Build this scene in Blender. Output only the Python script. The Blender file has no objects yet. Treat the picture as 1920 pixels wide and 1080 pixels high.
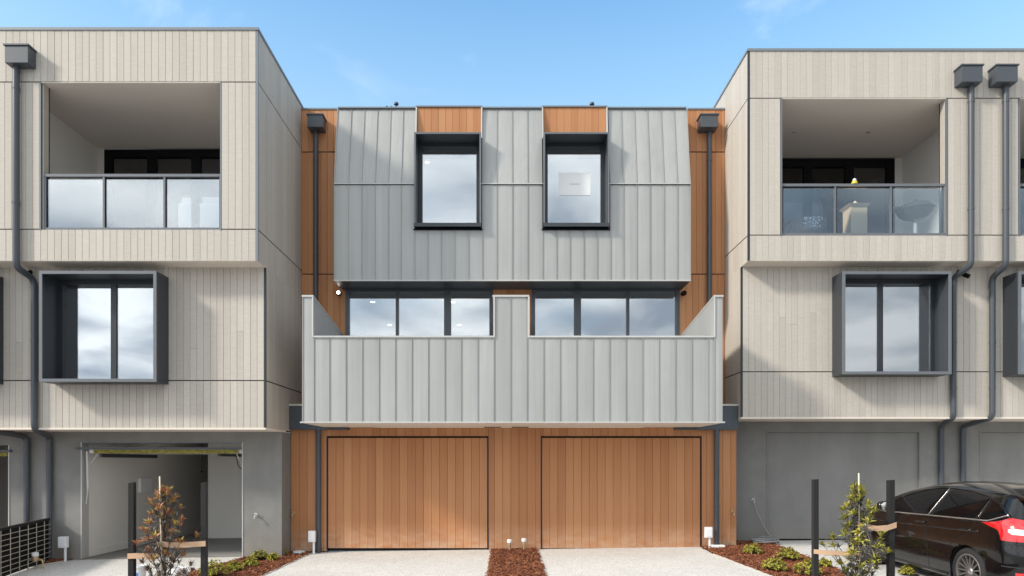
import bpy, bmesh, math, random
from mathutils import Vector, Matrix
random.seed(7)
R = math.radians
scene = bpy.context.scene

# ------------------------------------------------------------------ camera
K = 1.1           # survey scale: plane scale s (photo px per unit) -> metres
F = 1300.0        # focal length in photo pixels (1920 wide)
VX, VY = 948.0, 868.0
CAMZ = 1.62 * K
cam_d = bpy.data.cameras.new('camera'); cam = bpy.data.objects.new('camera', cam_d)
scene.collection.objects.link(cam); scene.camera = cam
cam.location = (0, 0, CAMZ); cam.rotation_euler = (R(90), 0, 0)
cam_d.sensor_width = 36; cam_d.lens = 36 * F / 1920
cam_d.shift_x = (960 - VX) / 1920; cam_d.shift_y = (VY - 540) / 1920
cam_d.clip_start = 0.05; cam_d.clip_end = 3000

# ------------------------------------------------------------------ light
SUN_TRAVEL = Vector((1.0, 0.52, -0.72)).normalized()
sf = -SUN_TRAVEL
sun_d = bpy.data.lights.new('sun', 'SUN'); sun = bpy.data.objects.new('sun', sun_d)
scene.collection.objects.link(sun)
sun.rotation_euler = SUN_TRAVEL.to_track_quat('-Z', 'Y').to_euler()
sun_d.energy = 2.0; sun_d.angle = R(7.0); sun_d.color = (1.0, 0.93, 0.82)

world = bpy.data.worlds.new('World'); scene.world = world; world.use_nodes = True
nt = world.node_tree; N = nt.nodes; Lk = nt.links
bg = N['Background']; bg.inputs['Strength'].default_value = 0.15
sky = N.new('ShaderNodeTexSky'); sky.sky_type = 'NISHITA'; sky.sun_disc = False
sky.sun_elevation = math.asin(sf.z); sky.sun_rotation = math.atan2(sf.x, sf.y)
sky.altitude = 50; sky.air_density = 1.1; sky.dust_density = 1.6; sky.ozone_density = 1.6
tc = N.new('ShaderNodeTexCoord')
sep = N.new('ShaderNodeSeparateXYZ'); Lk.new(tc.outputs['Generated'], sep.inputs[0])
def wmath(op, a, b=None, clamp=False):
    n = N.new('ShaderNodeMath'); n.operation = op; n.use_clamp = clamp
    for i, v in enumerate((a, b)):
        if v is None: continue
        if isinstance(v, (int, float)): n.inputs[i].default_value = v
        else: Lk.new(v, n.inputs[i])
    return n.outputs[0]
def wsmooth(v, a, b):
    n = N.new('ShaderNodeMapRange'); n.interpolation_type = 'SMOOTHSTEP'
    n.inputs['From Min'].default_value = a; n.inputs['From Max'].default_value = b
    Lk.new(v, n.inputs['Value']); return n.outputs['Result']
zz = wmath('ADD', wmath('MAXIMUM', sep.outputs['Z'], 0.0), 0.22)
comb = N.new('ShaderNodeCombineXYZ')
Lk.new(wmath('DIVIDE', sep.outputs['X'], zz), comb.inputs[0]); Lk.new(wmath('DIVIDE', sep.outputs['Y'], zz), comb.inputs[1])
n1 = N.new('ShaderNodeTexNoise'); n1.inputs['Scale'].default_value = 1.15; n1.inputs['Detail'].default_value = 7; n1.inputs['Roughness'].default_value = 0.55
Lk.new(comb.outputs[0], n1.inputs['Vector'])
n2 = N.new('ShaderNodeTexNoise'); n2.inputs['Scale'].default_value = 2.8; n2.inputs['Detail'].default_value = 5; n2.inputs['Roughness'].default_value = 0.45; n2.inputs['Distortion'].default_value = 0.3
Lk.new(comb.outputs[0], n2.inputs['Vector'])
# a broken cloud deck that the windows mirror lies behind the viewer; it thins out to the clear sky ahead
cover = wsmooth(wmath('MULTIPLY', sep.outputs['Y'], -1.0), -0.5, 0.1)
dens = wsmooth(wmath('ADD', n1.outputs['Fac'], wmath('MULTIPLY', wmath('SUBTRACT', cover, 1.0), 0.42)), 0.22, 0.46)
cram = N.new('ShaderNodeValToRGB'); Lk.new(n2.outputs['Fac'], cram.inputs[0])
cram.color_ramp.elements[0].position = 0.36; cram.color_ramp.elements[0].color = (2.4, 2.75, 3.2, 1)
cram.color_ramp.elements[1].position = 0.64; cram.color_ramp.elements[1].color = (5.85, 6.05, 6.1, 1)
hs = N.new('ShaderNodeHueSaturation'); hs.inputs['Saturation'].default_value = 1.2; hs.inputs['Value'].default_value = 1.22; hs.inputs['Hue'].default_value = 0.490
Lk.new(sky.outputs[0], hs.inputs['Color'])
# cloud is brightest towards the sun it scatters
vd = N.new('ShaderNodeVectorMath'); vd.operation = 'DOT_PRODUCT'; Lk.new(tc.outputs['Generated'], vd.inputs[0]); vd.inputs[1].default_value = sf
glow = wmath('ADD', 0.62, wmath('MULTIPLY', wsmooth(vd.outputs['Value'], -0.3, 1.0), 0.75))
cmul = N.new('ShaderNodeVectorMath'); cmul.operation = 'SCALE'; Lk.new(cram.outputs[0], cmul.inputs[0]); Lk.new(glow, cmul.inputs['Scale'])
mixc = N.new('ShaderNodeMixRGB'); Lk.new(dens, mixc.inputs['Fac']); Lk.new(cmul.outputs[0], mixc.inputs[2])
hz = N.new('ShaderNodeMixRGB'); hz.inputs[2].default_value = (2.5, 3.35, 3.8, 1); Lk.new(hs.outputs[0], hz.inputs[1])
Lk.new(wmath('MULTIPLY', wmath('SUBTRACT', 1.0, wsmooth(sep.outputs['Z'], 0.30, 0.62)), 0.55), hz.inputs[0])
n4 = N.new('ShaderNodeTexNoise'); n4.inputs['Scale'].default_value = 3.2; n4.inputs['Detail'].default_value = 8; n4.inputs['Roughness'].default_value = 0.6; n4.inputs['Distortion'].default_value = 0.6
Lk.new(comb.outputs[0], n4.inputs['Vector'])
wi = N.new('ShaderNodeMixRGB'); wi.inputs[2].default_value = (4.2, 4.7, 4.9, 1); Lk.new(hz.outputs[0], wi.inputs[1]); Lk.new(wmath('MULTIPLY', wsmooth(n4.outputs['Fac'], 0.56, 0.80), 0.3), wi.inputs[0])
Lk.new(wi.outputs[0], mixc.inputs[1])
Lk.new(mixc.outputs[0], bg.inputs['Color'])

vs = scene.view_settings
vs.view_transform = 'Standard'; vs.look = 'None'; vs.gamma = 1.0; vs.exposure = 0.84; vs.use_curve_mapping = False
scene.render.engine = 'CYCLES'
scene.cycles.max_bounces = 8; scene.cycles.transparent_max_bounces = 12
scene.cycles.use_denoising = True
scene.cycles.sample_clamp_indirect = 6

# ------------------------------------------------------------------ survey helpers
def X(px, s): return (px - VX) / s * K
def Z(py, s): return CAMZ + (VY - py) / s * K
def Y(s): return F * K / s
GA, GB, GC = -0.425, 0.0137, 0.0293
def gh(x, y):
    yy = max(y, 7.5)
    return GA + GB * max(-14, min(14, x)) + GC * min(yy, 16)
def G(px, py, dz=0.0):                       # photo pixel -> point on the sloping ground
    dx, dz_ = (px - VX) / F, (VY - py) / F
    t = (GA - CAMZ) / (dz_ - GB * dx - GC)
    return Vector((t * dx, t, CAMZ + t * dz_ + dz))

# ------------------------------------------------------------------ object helpers
COL = scene.collection
WO = {}
def link(o, parent, w):
    COL.objects.link(o); w = Vector(w); WO[o.name] = w
    if parent is not None:
        o.parent = parent; o.location = w - WO[parent.name]
    else:
        o.location = w
    return o
def tag(o, label=None, cat=None, group=None, kind=None):
    for k, v in (('label', label), ('category', cat), ('group', group), ('kind', kind)):
        if v: o[k] = v
    return o
def thing(name, loc, label, cat, group=None):
    return tag(link(bpy.data.objects.new(name, None), None, loc), label, cat, group)
class MB:
    def __init__(s): s.v = []; s.f = []; s.m = []
    def add(s, vs_, fs, mi=0):
        b = len(s.v); s.v += [tuple(p) for p in vs_]
        for f in fs: s.f.append(tuple(i + b for i in f)); s.m.append(mi)
        return s
    def box(s, x0, x1, y0, y1, z0, z1, mi=0):
        x0, x1 = min(x0, x1), max(x0, x1); y0, y1 = min(y0, y1), max(y0, y1); z0, z1 = min(z0, z1), max(z0, z1)
        return s.add([(x0,y0,z0),(x1,y0,z0),(x1,y1,z0),(x0,y1,z0),(x0,y0,z1),(x1,y0,z1),(x1,y1,z1),(x0,y1,z1)],
              [(3,2,1,0),(4,5,6,7),(0,1,5,4),(1,2,6,5),(2,3,7,6),(3,0,4,7)], mi)
    def hexa(s, p, mi=0):   # eight points: bottom loop, top loop
        return s.add(p, [(3,2,1,0),(4,5,6,7),(0,1,5,4),(1,2,6,5),(2,3,7,6),(3,0,4,7)], mi)
    def prism(s, poly, axis, a0, a1, mi=0):
        n = len(poly)
        def P(q, a): return {'x': (a, q[0], q[1]), 'y': (q[0], a, q[1]), 'z': (q[0], q[1], a)}[axis]
        vs_ = [P(q, a0) for q in poly] + [P(q, a1) for q in poly]
        return s.add(vs_, [tuple(range(n))[::-1], tuple(range(n, 2*n))] + [(i, (i+1) % n, n + (i+1) % n, n + i) for i in range(n)], mi)
    def tube(s, pts, r, n=10, mi=0, cap=True, flat=1.0):
        pts = [Vector(p) for p in pts]; m = len(pts)
        rs = r if isinstance(r, (list, tuple)) else [r] * m
        up = None; vs_ = []
        for i, p in enumerate(pts):
            t = (pts[min(i+1, m-1)] - pts[max(i-1, 0)]).normalized()
            if up is None:
                up = Vector((0,0,1)) if abs(t.z) < 0.9 else Vector((0,1,0))
            a = up - t * up.dot(t); a.normalize(); b = t.cross(a); up = a
            for k in range(n):
                q = 2 * math.pi * k / n
                vs_.append(p + (a * math.cos(q) * flat + b * math.sin(q)) * rs[i])
        fs = [(i*n+k, i*n+(k+1) % n, (i+1)*n+(k+1) % n, (i+1)*n+k) for i in range(m-1) for k in range(n)]
        if cap: fs += [tuple(range(n))[::-1], tuple(range((m-1)*n, m*n))]
        return s.add(vs_, fs, mi)
    def lathe(s, prof, c=(0,0,0), n=24, mi=0, axis='z', cap=True):
        vs_ = []
        for r_, h in prof:
            for k in range(n):
                q = 2*math.pi*k/n
                if axis == 'z': vs_.append((c[0]+r_*math.cos(q), c[1]+r_*math.sin(q), c[2]+h))
                elif axis == 'y': vs_.append((c[0]+r_*math.cos(q), c[1]+h, c[2]+r_*math.sin(q)))
                else: vs_.append((c[0]+h, c[1]+r_*math.cos(q), c[2]+r_*math.sin(q)))
        m = len(prof)
        fs = [(i*n+k, i*n+(k+1) % n, (i+1)*n+(k+1) % n, (i+1)*n+k) for i in range(m-1) for k in range(n)]
        if cap and prof[0][0] > 1e-4: fs.append(tuple(range(n))[::-1])
        if cap and prof[-1][0] > 1e-4: fs.append(tuple(range((m-1)*n, m*n)))
        return s.add(vs_, fs, mi)
    def mesh(s, name, mats, off=(0,0,0), smooth=False):
        me = bpy.data.meshes.new(name)
        me.from_pydata([(a-off[0], b-off[1], c-off[2]) for a, b, c in s.v], [], s.f)
        for m in (mats if isinstance(mats, (list, tuple)) else [mats]): me.materials.append(m)
        if any(s.m): me.polygons.foreach_set('material_index', s.m)
        bm = bmesh.new(); bm.from_mesh(me); bmesh.ops.recalc_face_normals(bm, faces=bm.faces[:]) if len(s.f) < 4000 else None
        bm.to_mesh(me); bm.free()
        if smooth:
            me.polygons.foreach_set('use_smooth', [True] * len(me.polygons))
            if smooth is not True: me.set_sharp_from_angle(angle=R(smooth))
        me.update(); return me
    def build(s, name, mats, parent=None, smooth=False, bevel=0, origin=None):
        xs, ys, zs = zip(*s.v)
        w = origin or ((min(xs)+max(xs))/2, (min(ys)+max(ys))/2, min(zs))
        o = bpy.data.objects.new(name, s.mesh(name, mats, w, smooth))
        link(o, parent, w)
        if bevel:
            b = o.modifiers.new('bevel', 'BEVEL'); b.width = bevel; b.segments = 2; b.limit_method = 'ANGLE'
        return o
def copy_tree(o, parent=None, loc=None, rz=None):
    c = o.copy(); COL.objects.link(c); c.parent = parent
    if loc is not None: c.location = loc; WO[c.name] = Vector(loc)
    if rz is not None: c.rotation_euler.z = rz
    for ch in o.children: copy_tree(ch, c)
    return c

# ------------------------------------------------------------------ materials
def mat(name, col=(0.5,0.5,0.5), rough=0.6, metal=0.0, spec=0.5, coat=0.0):
    m = bpy.data.materials.new(name); m.use_nodes = True
    b = m.node_tree.nodes['Principled BSDF']
    b.inputs['Base Color'].default_value = (*col, 1); b.inputs['Roughness'].default_value = rough
    b.inputs['Metallic'].default_value = metal; b.inputs['Specular IOR Level'].default_value = spec
    b.inputs['Coat Weight'].default_value = coat
    return m
class NB:
    def __init__(s, m): s.t = m.node_tree; s.b = s.t.nodes['Principled BSDF']
    def n(s, typ, ins=None, **kw):
        q = s.t.nodes.new(typ)
        for k, v in kw.items(): setattr(q, k, v)
        for k, v in (ins or {}).items():
            if hasattr(v, 'node'): s.t.links.new(v, q.inputs[k])
            else: q.inputs[k].default_value = (*v, 1) if (q.inputs[k].type == 'RGBA' and len(v) == 3) else v
        return q
    def math(s, op, a, b=0.0): return s.n('ShaderNodeMath', {0: a, 1: b}, operation=op).outputs[0]
    def ramp(s, fac, stops):
        q = s.n('ShaderNodeValToRGB', {0: fac}); e = q.color_ramp.elements
        while len(e) < len(stops): e.new(0.5)
        for i, (p, c) in enumerate(stops): e[i].position = p; e[i].color = (*c, 1)
        return q.outputs[0]
    def mix(s, fac, a, b, typ='MIX'):
        q = s.n('ShaderNodeMixRGB', {0: fac, 1: a, 2: b}, blend_type=typ); return q.outputs[0]
    def noise(s, vec, scale, detail=4, rough=0.5):
        return s.n('ShaderNodeTexNoise', {'Vector': vec, 'Scale': scale, 'Detail': detail, 'Roughness': rough}).outputs['Fac']
    def mapping(s, vec, scale, loc=None):
        ins = {'Vector': vec, 'Scale': scale}
        if loc is not None: ins['Location'] = loc
        return s.n('ShaderNodeMapping', ins).outputs[0]
    def color(s, c): s.t.links.new(c, s.b.inputs['Base Color'])
    def rough(s, c): s.t.links.new(c, s.b.inputs['Roughness'])
    def bump(s, h, strength=0.3, dist=0.01):
        q = s.n('ShaderNodeBump', {'Height': h, 'Strength': strength, 'Distance': dist}); s.t.links.new(q.outputs[0], s.b.inputs['Normal'])
    def pos(s): return s.n('ShaderNodeNewGeometry').outputs['Position']
    def rnd(s):
        a = s.n('ShaderNodeObjectInfo').outputs['Random']; b = s.n('ShaderNodeNewGeometry').outputs['Random Per Island']
        return s.math('FRACT', s.math('ADD', s.math('MULTIPLY', a, 7.31), b))
def timber(name, stops, rough=0.62, vary=0.5, ripple=0.0, dust=False):
    m = mat(name, rough=rough); b = NB(m); r = b.rnd(); p = b.pos()
    off = b.n('ShaderNodeCombineXYZ', {0: b.math('MULTIPLY', r, 13.0), 1: b.math('MULTIPLY', r, 29.0), 2: b.math('MULTIPLY', r, 41.0)}).outputs[0]
    g1 = b.noise(b.mapping(p, (38, 38, 1.1), off), 1.0, 5, 0.6)
    g2 = b.noise(b.mapping(p, (9, 9, 0.35), off), 1.0, 3)
    fac = b.math('ADD', b.math('MULTIPLY', r, vary), b.math('ADD', b.math('MULTIPLY', g1, (1-vary)*0.55), b.math('MULTIPLY', g2, (1-vary)*0.55)))
    c = b.ramp(fac, stops)
    w = b.noise(b.mapping(p, (0.6, 0.6, 0.5)), 1.0, 3)
    c = b.mix(b.math('MULTIPLY', w, 0.30), c, stops[0][1], 'MIX')
    if ripple:
        rp = b.noise(b.mapping(p, (6, 6, 55), off), 1.0, 2)
        c = b.mix(ripple, c, b.ramp(rp, [(0.35, (0.55,)*3), (0.65, (1.0,)*3)]), 'MULTIPLY')
    if dust:
        zz_ = b.n('ShaderNodeSeparateXYZ', {0: p}).outputs[2]
        dn = b.math('MULTIPLY', b.n('ShaderNodeMapRange', {'Value': zz_, 'From Min': 0.55, 'From Max': 0.0, 'To Max': 0.55}).outputs[0], b.n('ShaderNodeMapRange', {'Value': b.noise(b.mapping(p, (3, 3, 6)), 1.0, 6, 0.65), 'From Min': 0.35, 'From Max': 0.65}).outputs[0])
        c = b.mix(dn, c, (0.60, 0.47, 0.36), 'MIX')
    b.color(c); b.bump(g1, 0.25, 0.004)
    return m
M = {}
M['pale'] = timber('pale_timber', [(0.1, (0.44, 0.394, 0.342)), (0.5, (0.518, 0.472, 0.415)), (0.9, (0.585, 0.54, 0.48))], 0.7, 0.38, 0.16)
M['orange'] = timber('cedar_timber', [(0.12, (0.345, 0.138, 0.052)), (0.5, (0.475, 0.208, 0.084)), (0.88, (0.57, 0.285, 0.13))], 0.6, 0.4, 0.0, True)
def zinc(name, c0, c1):
    m = mat(name, rough=0.42, metal=0.15); b = NB(m); p = b.pos(); r = b.rnd()
    n = b.noise(b.mapping(p, (3, 3, 0.6)), 1.0, 4)
    f = b.math('ADD', b.math('MULTIPLY', n, 0.7), b.math('MULTIPLY', r, 0.3))
    st_ = b.noise(b.mapping(p, (16, 16, 0.35)), 1.0, 5, 0.6)
    b.color(b.mix(0.5, b.ramp(f, [(0.2, c0), (0.8, c1)]), b.ramp(st_, [(0.3, (0.84, 0.84, 0.84)), (0.6, (1.0, 1.0, 1.0))]), 'MULTIPLY'))
    n3 = b.noise(p, 2.2, 3); b.bump(n3, 0.3, 0.03)
    b.rough(b.n('ShaderNodeMapRange', {'Value': n, 'To Min': 0.36, 'To Max': 0.5}).outputs[0])
    return m
M['zinc'] = zinc('zinc_cladding', (0.345, 0.347, 0.338), (0.44, 0.44, 0.427))
M['zinclite'] = zinc('pale_flashing', (0.48, 0.475, 0.455), (0.58, 0.57, 0.55))
def painted(name, col, rough=0.45, var=0.25, bump=0.1, scale=6.0):
    m = mat(name, col, rough); b = NB(m); p = b.pos()
    n = b.noise(p, scale, 5, 0.6)
    b.color(b.mix(b.math('MULTIPLY', n, var * 2), tuple(min(1, c*1.12) for c in col) + (1,), tuple(c*(1-var) for c in col) + (1,)))
    if bump: b.bump(b.noise(p, 90, 3), bump, 0.003)
    return m
M['pipe'] = painted('dark_grey_paint', (0.060, 0.069, 0.082), 0.38, 0.15, 0.03)
M['frame'] = painted('charcoal_frame', (0.022, 0.026, 0.032), 0.4, 0.12, 0.0)
M['boxgrey'] = painted('window_box_grey', (0.032, 0.037, 0.044), 0.42, 0.14, 0.02)
M['edge'] = painted('window_box_lit_edge', (0.125, 0.135, 0.15), 0.4, 0.12, 0.0)  # lighter copy of the box paint, lit tone in its colour; rails share it
M['black'] = mat('black_gap', (0.006, 0.006, 0.0065), 0.7, 0.0, 0.2)
M['fascia'] = painted('slate_fascia', (0.055, 0.066, 0.08), 0.45, 0.15, 0.0)
M['cap'] = painted('capping_grey', (0.17, 0.19, 0.21), 0.45, 0.12, 0.0)
M['white'] = painted('white_plaster', (0.74, 0.71, 0.67), 0.8, 0.06, 0.05)
M['ceil'] = painted('warm_ceiling', (0.80, 0.72, 0.64), 0.8, 0.06, 0.04)
M['soffit'] = painted('cream_soffit', (0.68, 0.61, 0.53), 0.7, 0.08, 0.03)
M['plastic'] = painted('white_plastic', (0.78, 0.79, 0.80), 0.4, 0.06, 0.0)
M['room'] = painted('room_plaster', (0.42, 0.40, 0.38), 0.9, 0.08, 0.0)
M['roomfloor'] = mat('room_floor', (0.16, 0.12, 0.09), 0.5)
M['galv'] = painted('galvanised_steel', (0.5, 0.5, 0.5), 0.4, 0.2, 0.0)
M['yellow'] = painted('yellow_foam', (0.48, 0.40, 0.06), 0.7, 0.75, 0.3, 14)
M['brass'] = mat('brass', (0.55, 0.40, 0.24), 0.4, 0.6)
M['wallback'] = mat('wall_backing', (0.05, 0.045, 0.04), 0.9)
M['paper'] = mat('paper', (0.93, 0.93, 0.92), 0.6)
M['print'] = mat('grey_print', (0.55, 0.56, 0.58), 0.7)
def render_mat(name, col, sc=3.0):
    m = mat(name, col, 0.85); b = NB(m); p = b.pos()
    n = b.noise(p, sc, 6, 0.6); n2 = b.noise(b.mapping(p, (2.0, 2.0, 0.35)), 1.0, 4)
    f = b.math('ADD', b.math('MULTIPLY', n, 0.5), b.math('MULTIPLY', n2, 0.5))
    c_ = b.ramp(f, [(0.3, tuple(c*0.82 for c in col)), (0.7, tuple(c*1.15 for c in col))])
    zz_ = b.n('ShaderNodeSeparateXYZ', {0: p}).outputs[2]
    sp_ = b.math('MULTIPLY', b.n('ShaderNodeMapRange', {'Value': zz_, 'From Min': 0.5, 'From Max': 0.0, 'To Max': 0.6}).outputs[0], b.noise(p, 7, 6, 0.7))
    b.color(b.mix(sp_, c_, (0.30, 0.25, 0.19)))
    b.bump(b.noise(p, 140, 3), 0.35, 0.004)
    return m
M['render'] = render_mat('grey_render', (0.225, 0.22, 0.21))
M['door'] = render_mat('grey_door_panel', (0.235, 0.231, 0.222), 1.5)
def concrete():
    m = mat('exposed_aggregate', rough=0.85); b = NB(m); p = b.pos()
    v = b.n('ShaderNodeTexVoronoi', {'Vector': p, 'Scale': 95.0}).outputs['Color']
    sp = b.n('ShaderNodeSeparateColor', {0: v}).outputs[0]
    c = b.ramp(sp, [(0.0, (0.36, 0.34, 0.31)), (0.22, (0.62, 0.605, 0.58)), (0.75, (0.73, 0.715, 0.69)), (1.0, (0.82, 0.805, 0.78))])
    n = b.noise(p, 0.7, 8, 0.65); n2 = b.noise(p, 7, 5)
    c = b.mix(0.5, c, b.ramp(n, [(0.3, (0.80, 0.79, 0.77)), (0.65, (1.0, 1.0, 1.0))]), 'MULTIPLY')
    c = b.mix(0.4, c, b.ramp(n2, [(0.3, (0.82, 0.81, 0.79)), (0.6, (1.0, 1.0, 1.0))]), 'MULTIPLY')
    b.color(c); b.bump(sp, 0.35, 0.004); return m
M['concrete'] = concrete()
def asphalt():
    m = mat('road_concrete', rough=0.9); b = NB(m); p = b.pos()
    n = b.noise(p, 120, 3); n2 = b.noise(p, 0.6, 5)
    b.color(b.mix(0.5, b.ramp(n, [(0.3, (0.22, 0.215, 0.205)), (0.7, (0.34, 0.335, 0.32))]), b.ramp(n2, [(0.3, (0.24, 0.235, 0.225)), (0.7, (0.32, 0.315, 0.30))])))
    return m
M['road'] = asphalt()
M['kerb'] = painted('concrete_edge', (0.50, 0.47, 0.43), 0.85, 0.2, 0.2, 20)
def mulch():
    m = mat('mulch_chip', rough=0.9); b = NB(m); r = b.rnd(); p = b.pos()
    n = b.noise(p, 45, 3); f = b.math('ADD', b.math('MULTIPLY', r, 0.7), b.math('MULTIPLY', n, 0.4))
    b.color(b.ramp(f, [(0.1, (0.045, 0.014, 0.007)), (0.45, (0.17, 0.05, 0.02)), (0.75, (0.27, 0.09, 0.038)), (1.0, (0.40, 0.19, 0.09))])); return m
M['mulch'] = mulch()
M['soil'] = painted('mulch_bed', (0.085, 0.028, 0.013), 0.95, 0.5, 0.5, 40)
def glass(name, refl, tint=(0.85, 0.9, 0.9), gcol=(0.95, 0.97, 1.0), wob=0.06):
    m = bpy.data.materials.new(name); m.use_nodes = True; t = m.node_tree; t.nodes.clear()
    o = t.nodes.new('ShaderNodeOutputMaterial'); mx = t.nodes.new('ShaderNodeMixShader')
    tr = t.nodes.new('ShaderNodeBsdfTransparent'); tr.inputs[0].default_value = (*tint, 1)
    gl = t.nodes.new('ShaderNodeBsdfGlossy'); gl.inputs['Roughness'].default_value = 0.0; gl.inputs['Color'].default_value = (*gcol, 1)
    fr = t.nodes.new('ShaderNodeFresnel'); fr.inputs[0].default_value = 1.5
    ma = t.nodes.new('ShaderNodeMath'); ma.operation = 'MULTIPLY_ADD'; ma.inputs[1].default_value = 1 - refl; ma.inputs[2].default_value = refl
    t.links.new(fr.outputs[0], ma.inputs[0]); t.links.new(ma.outputs[0], mx.inputs[0])
    g = t.nodes.new('ShaderNodeNewGeometry'); nz = t.nodes.new('ShaderNodeTexNoise'); nz.inputs['Scale'].default_value = 1.3; nz.inputs['Detail'].default_value = 1
    bp = t.nodes.new('ShaderNodeBump'); bp.inputs['Strength'].default_value = wob; bp.inputs['Distance'].default_value = 0.02
    t.links.new(g.outputs['Position'], nz.inputs['Vector']); t.links.new(nz.outputs['Fac'], bp.inputs['Height']); t.links.new(bp.outputs[0], gl.inputs['Normal'])
    t.links.new(tr.outputs[0], mx.inputs[1]); t.links.new(gl.outputs[0], mx.inputs[2]); t.links.new(mx.outputs[0], o.inputs['Surface'])
    return m
M['glass'] = glass('window_glass', 0.35, (0.75, 0.8, 0.82))
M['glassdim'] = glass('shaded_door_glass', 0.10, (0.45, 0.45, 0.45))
M['glassbal'] = glass('balustrade_glass', 0.20, (0.92, 0.955, 0.96))
M['glassblue'] = glass('blue_balustrade_glass', 0.085, (0.84, 0.91, 0.95), (0.88, 0.95, 1.0))
def emit(name, col, st):
    m = bpy.data.materials.new(name); m.use_nodes = True; b = m.node_tree.nodes['Principled BSDF']
    b.inputs['Base Color'].default_value = (0.8, 0.8, 0.8, 1); b.inputs['Emission Color'].default_value = (*col, 1); b.inputs['Emission Strength'].default_value = st; return m
M['lamp'] = emit('lit_downlight', (1.0, 0.95, 0.88), 7.0)

# ------------------------------------------------------------------ cladding helpers
BC = {}
def board_mesh(w, h, m, d=0.02, g=0.0015, c=0.004):
    k = (round(w, 3), round(h, 3), m)
    if k not in BC:
        b = MB(); b.prism([(g, d), (g, c), (g+c, 0), (w-g-c, 0), (w-g, c), (w-g, d)], 'z', 0, h)
        BC[k] = b.mesh('board', M[m])
    return BC[k]
def cells(x0, x1, pitch, holes, breaks=None):
    xs = list(breaks) if breaks else [x0 + i * pitch for i in range(int((x1 - x0) / pitch) + 1)]
    if x1 - xs[-1] > 0.03: xs.append(x1)
    else: xs[-1] = x1
    for h in holes:
        for e in h[:2]:
            if x0 + 0.01 < e < x1 - 0.01:
                near = min(range(len(xs)), key=lambda i: abs(xs[i] - e))
                if abs(xs[near] - e) < 0.035 and 0 < near < len(xs) - 1: xs[near] = e
                else: xs.append(e)
    return sorted(xs)
def spans(xa, xb, z0, z1, holes):
    mid = (xa + xb) / 2; sp = [(z0, z1)]
    for hx0, hx1, hz0, hz1 in holes:
        if hx0 < mid < hx1:
            out = []
            for a, b in sp:
                if hz1 <= a or hz0 >= b: out.append((a, b)); continue
                if hz0 > a: out.append((a, hz0))
                if hz1 < b: out.append((hz1, b))
            sp = out
    return [(a, b) for a, b in sp if b - a > 0.03]
def clad(parent, m, x0, x1, z0, z1, y, pitch, holes=(), split=0.0, name='board'):
    xs = cells(x0, x1, pitch, holes)
    for xa, xb in zip(xs, xs[1:]):
        for a, b in spans(xa, xb, z0, z1, holes):
            segs = [(a, b)]
            if split and b - a > 1.0 and random.random() < split:
                q = a + (b - a) * random.uniform(0.25, 0.75); segs = [(a, q - 0.0015), (q + 0.0015, b)]
            for s0, s1 in segs:
                o = bpy.data.objects.new(name, board_mesh(xb - xa, s1 - s0, m))
                link(o, parent, (xa, y - random.uniform(0, 0.0025), s0))
def clad_joined(parent, m, axis, a0, a1, z0, z1, pos, pitch, face, name='side_boarding'):
    """boards too narrow in the photo to pick apart: one joined mesh. axis x: wall along x at y=pos; axis y: wall along y at x=pos, face=+1/-1"""
    mb = MB(); n = max(1, int((a1 - a0) / pitch + 0.5)); w = (a1 - a0) / n; d, g, c = 0.02, 0.0015, 0.004
    for i in range(n):
        p = [(g, d), (g, c), (g+c, 0), (w-g-c, 0), (w-g, c), (w-g, d)]
        o = a0 + i * w
        poly = [(o + q[0], pos + q[1]) for q in p] if axis == 'x' else [(pos - face * q[1], o + q[0]) for q in p]
        mb.prism(poly, 'z', z0, z1)
    return tag(mb.build(name, M[m], parent), kind='stuff')
def far_boards(parent, m, x0, x1, z0, z1, y, pitch, holes=()):
    xs = sorted({x0, x1, *[e for h in holes for e in h[:2] if x0 < e < x1]})
    for xa, xb in zip(xs, xs[1:]):
        for a, b in spans(xa, xb, z0, z1, holes): clad_joined(parent, m, 'x', xa, xb, a, b, y, pitch, 1, 'far_boarding')
def wall_holes(parent, name, m, x0, x1, z0, z1, y0, y1, holes):
    mb = MB(); xs = sorted({x0, x1, *[e for h in holes for e in h[:2] if x0 < e < x1]})
    for xa, xb in zip(xs, xs[1:]):
        for a, b in spans(xa, xb, z0, z1, holes): mb.box(xa, xb, y0, y1, a, b)
    return mb.build(name, M[m], parent)
def box(parent, name, m, *a, bevel=0): return MB().box(*a).build(name, M[m], parent, bevel=bevel)
def bend(p0, pts, r=0.12, n=5):
    """polyline with rounded corners"""
    pts = [Vector(p0)] + [Vector(p) for p in pts]; out = [pts[0]]
    for i in range(1, len(pts) - 1):
        a, b, c = pts[i-1], pts[i], pts[i+1]
        q = min(r, (a-b).length * 0.45, (c-b).length * 0.45)
        s, e = b + (a-b).normalized() * q, b + (c-b).normalized() * q
        for k in range(n + 1):
            t = k / n; out.append(s*(1-t)**2 + b*2*t*(1-t) + e*t*t)
    return out + [pts[-1]]
def downpipe(parent, pts, r=0.052, straps=()):
    o = MB().tube(bend(pts[0], pts[1:]), r, 14).build('downpipe', M['pipe'], parent, smooth=40)
    for (x, y, z) in straps:
        MB().lathe([(r+0.006, -0.02), (r+0.006, 0.02)], (x, y, z), 14).build('pipe_strap', M['pipe'], o, smooth=40)
    return o
def rain_head(parent, x0, x1, z0, z1, yw, depth=0.26):
    b = MB(); b.box(x0 + 0.02, x1 - 0.02, yw - depth + 0.02, yw - 0.003, z0, z1 - 0.03)
    o = b.build('rain_head', M['pipe'], parent, bevel=0.004)
    MB().box(x0, x1, yw - depth, yw - 0.004, z1 - 0.03, z1).build('rim', M['pipe'], o, bevel=0.004)
    return o
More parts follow.
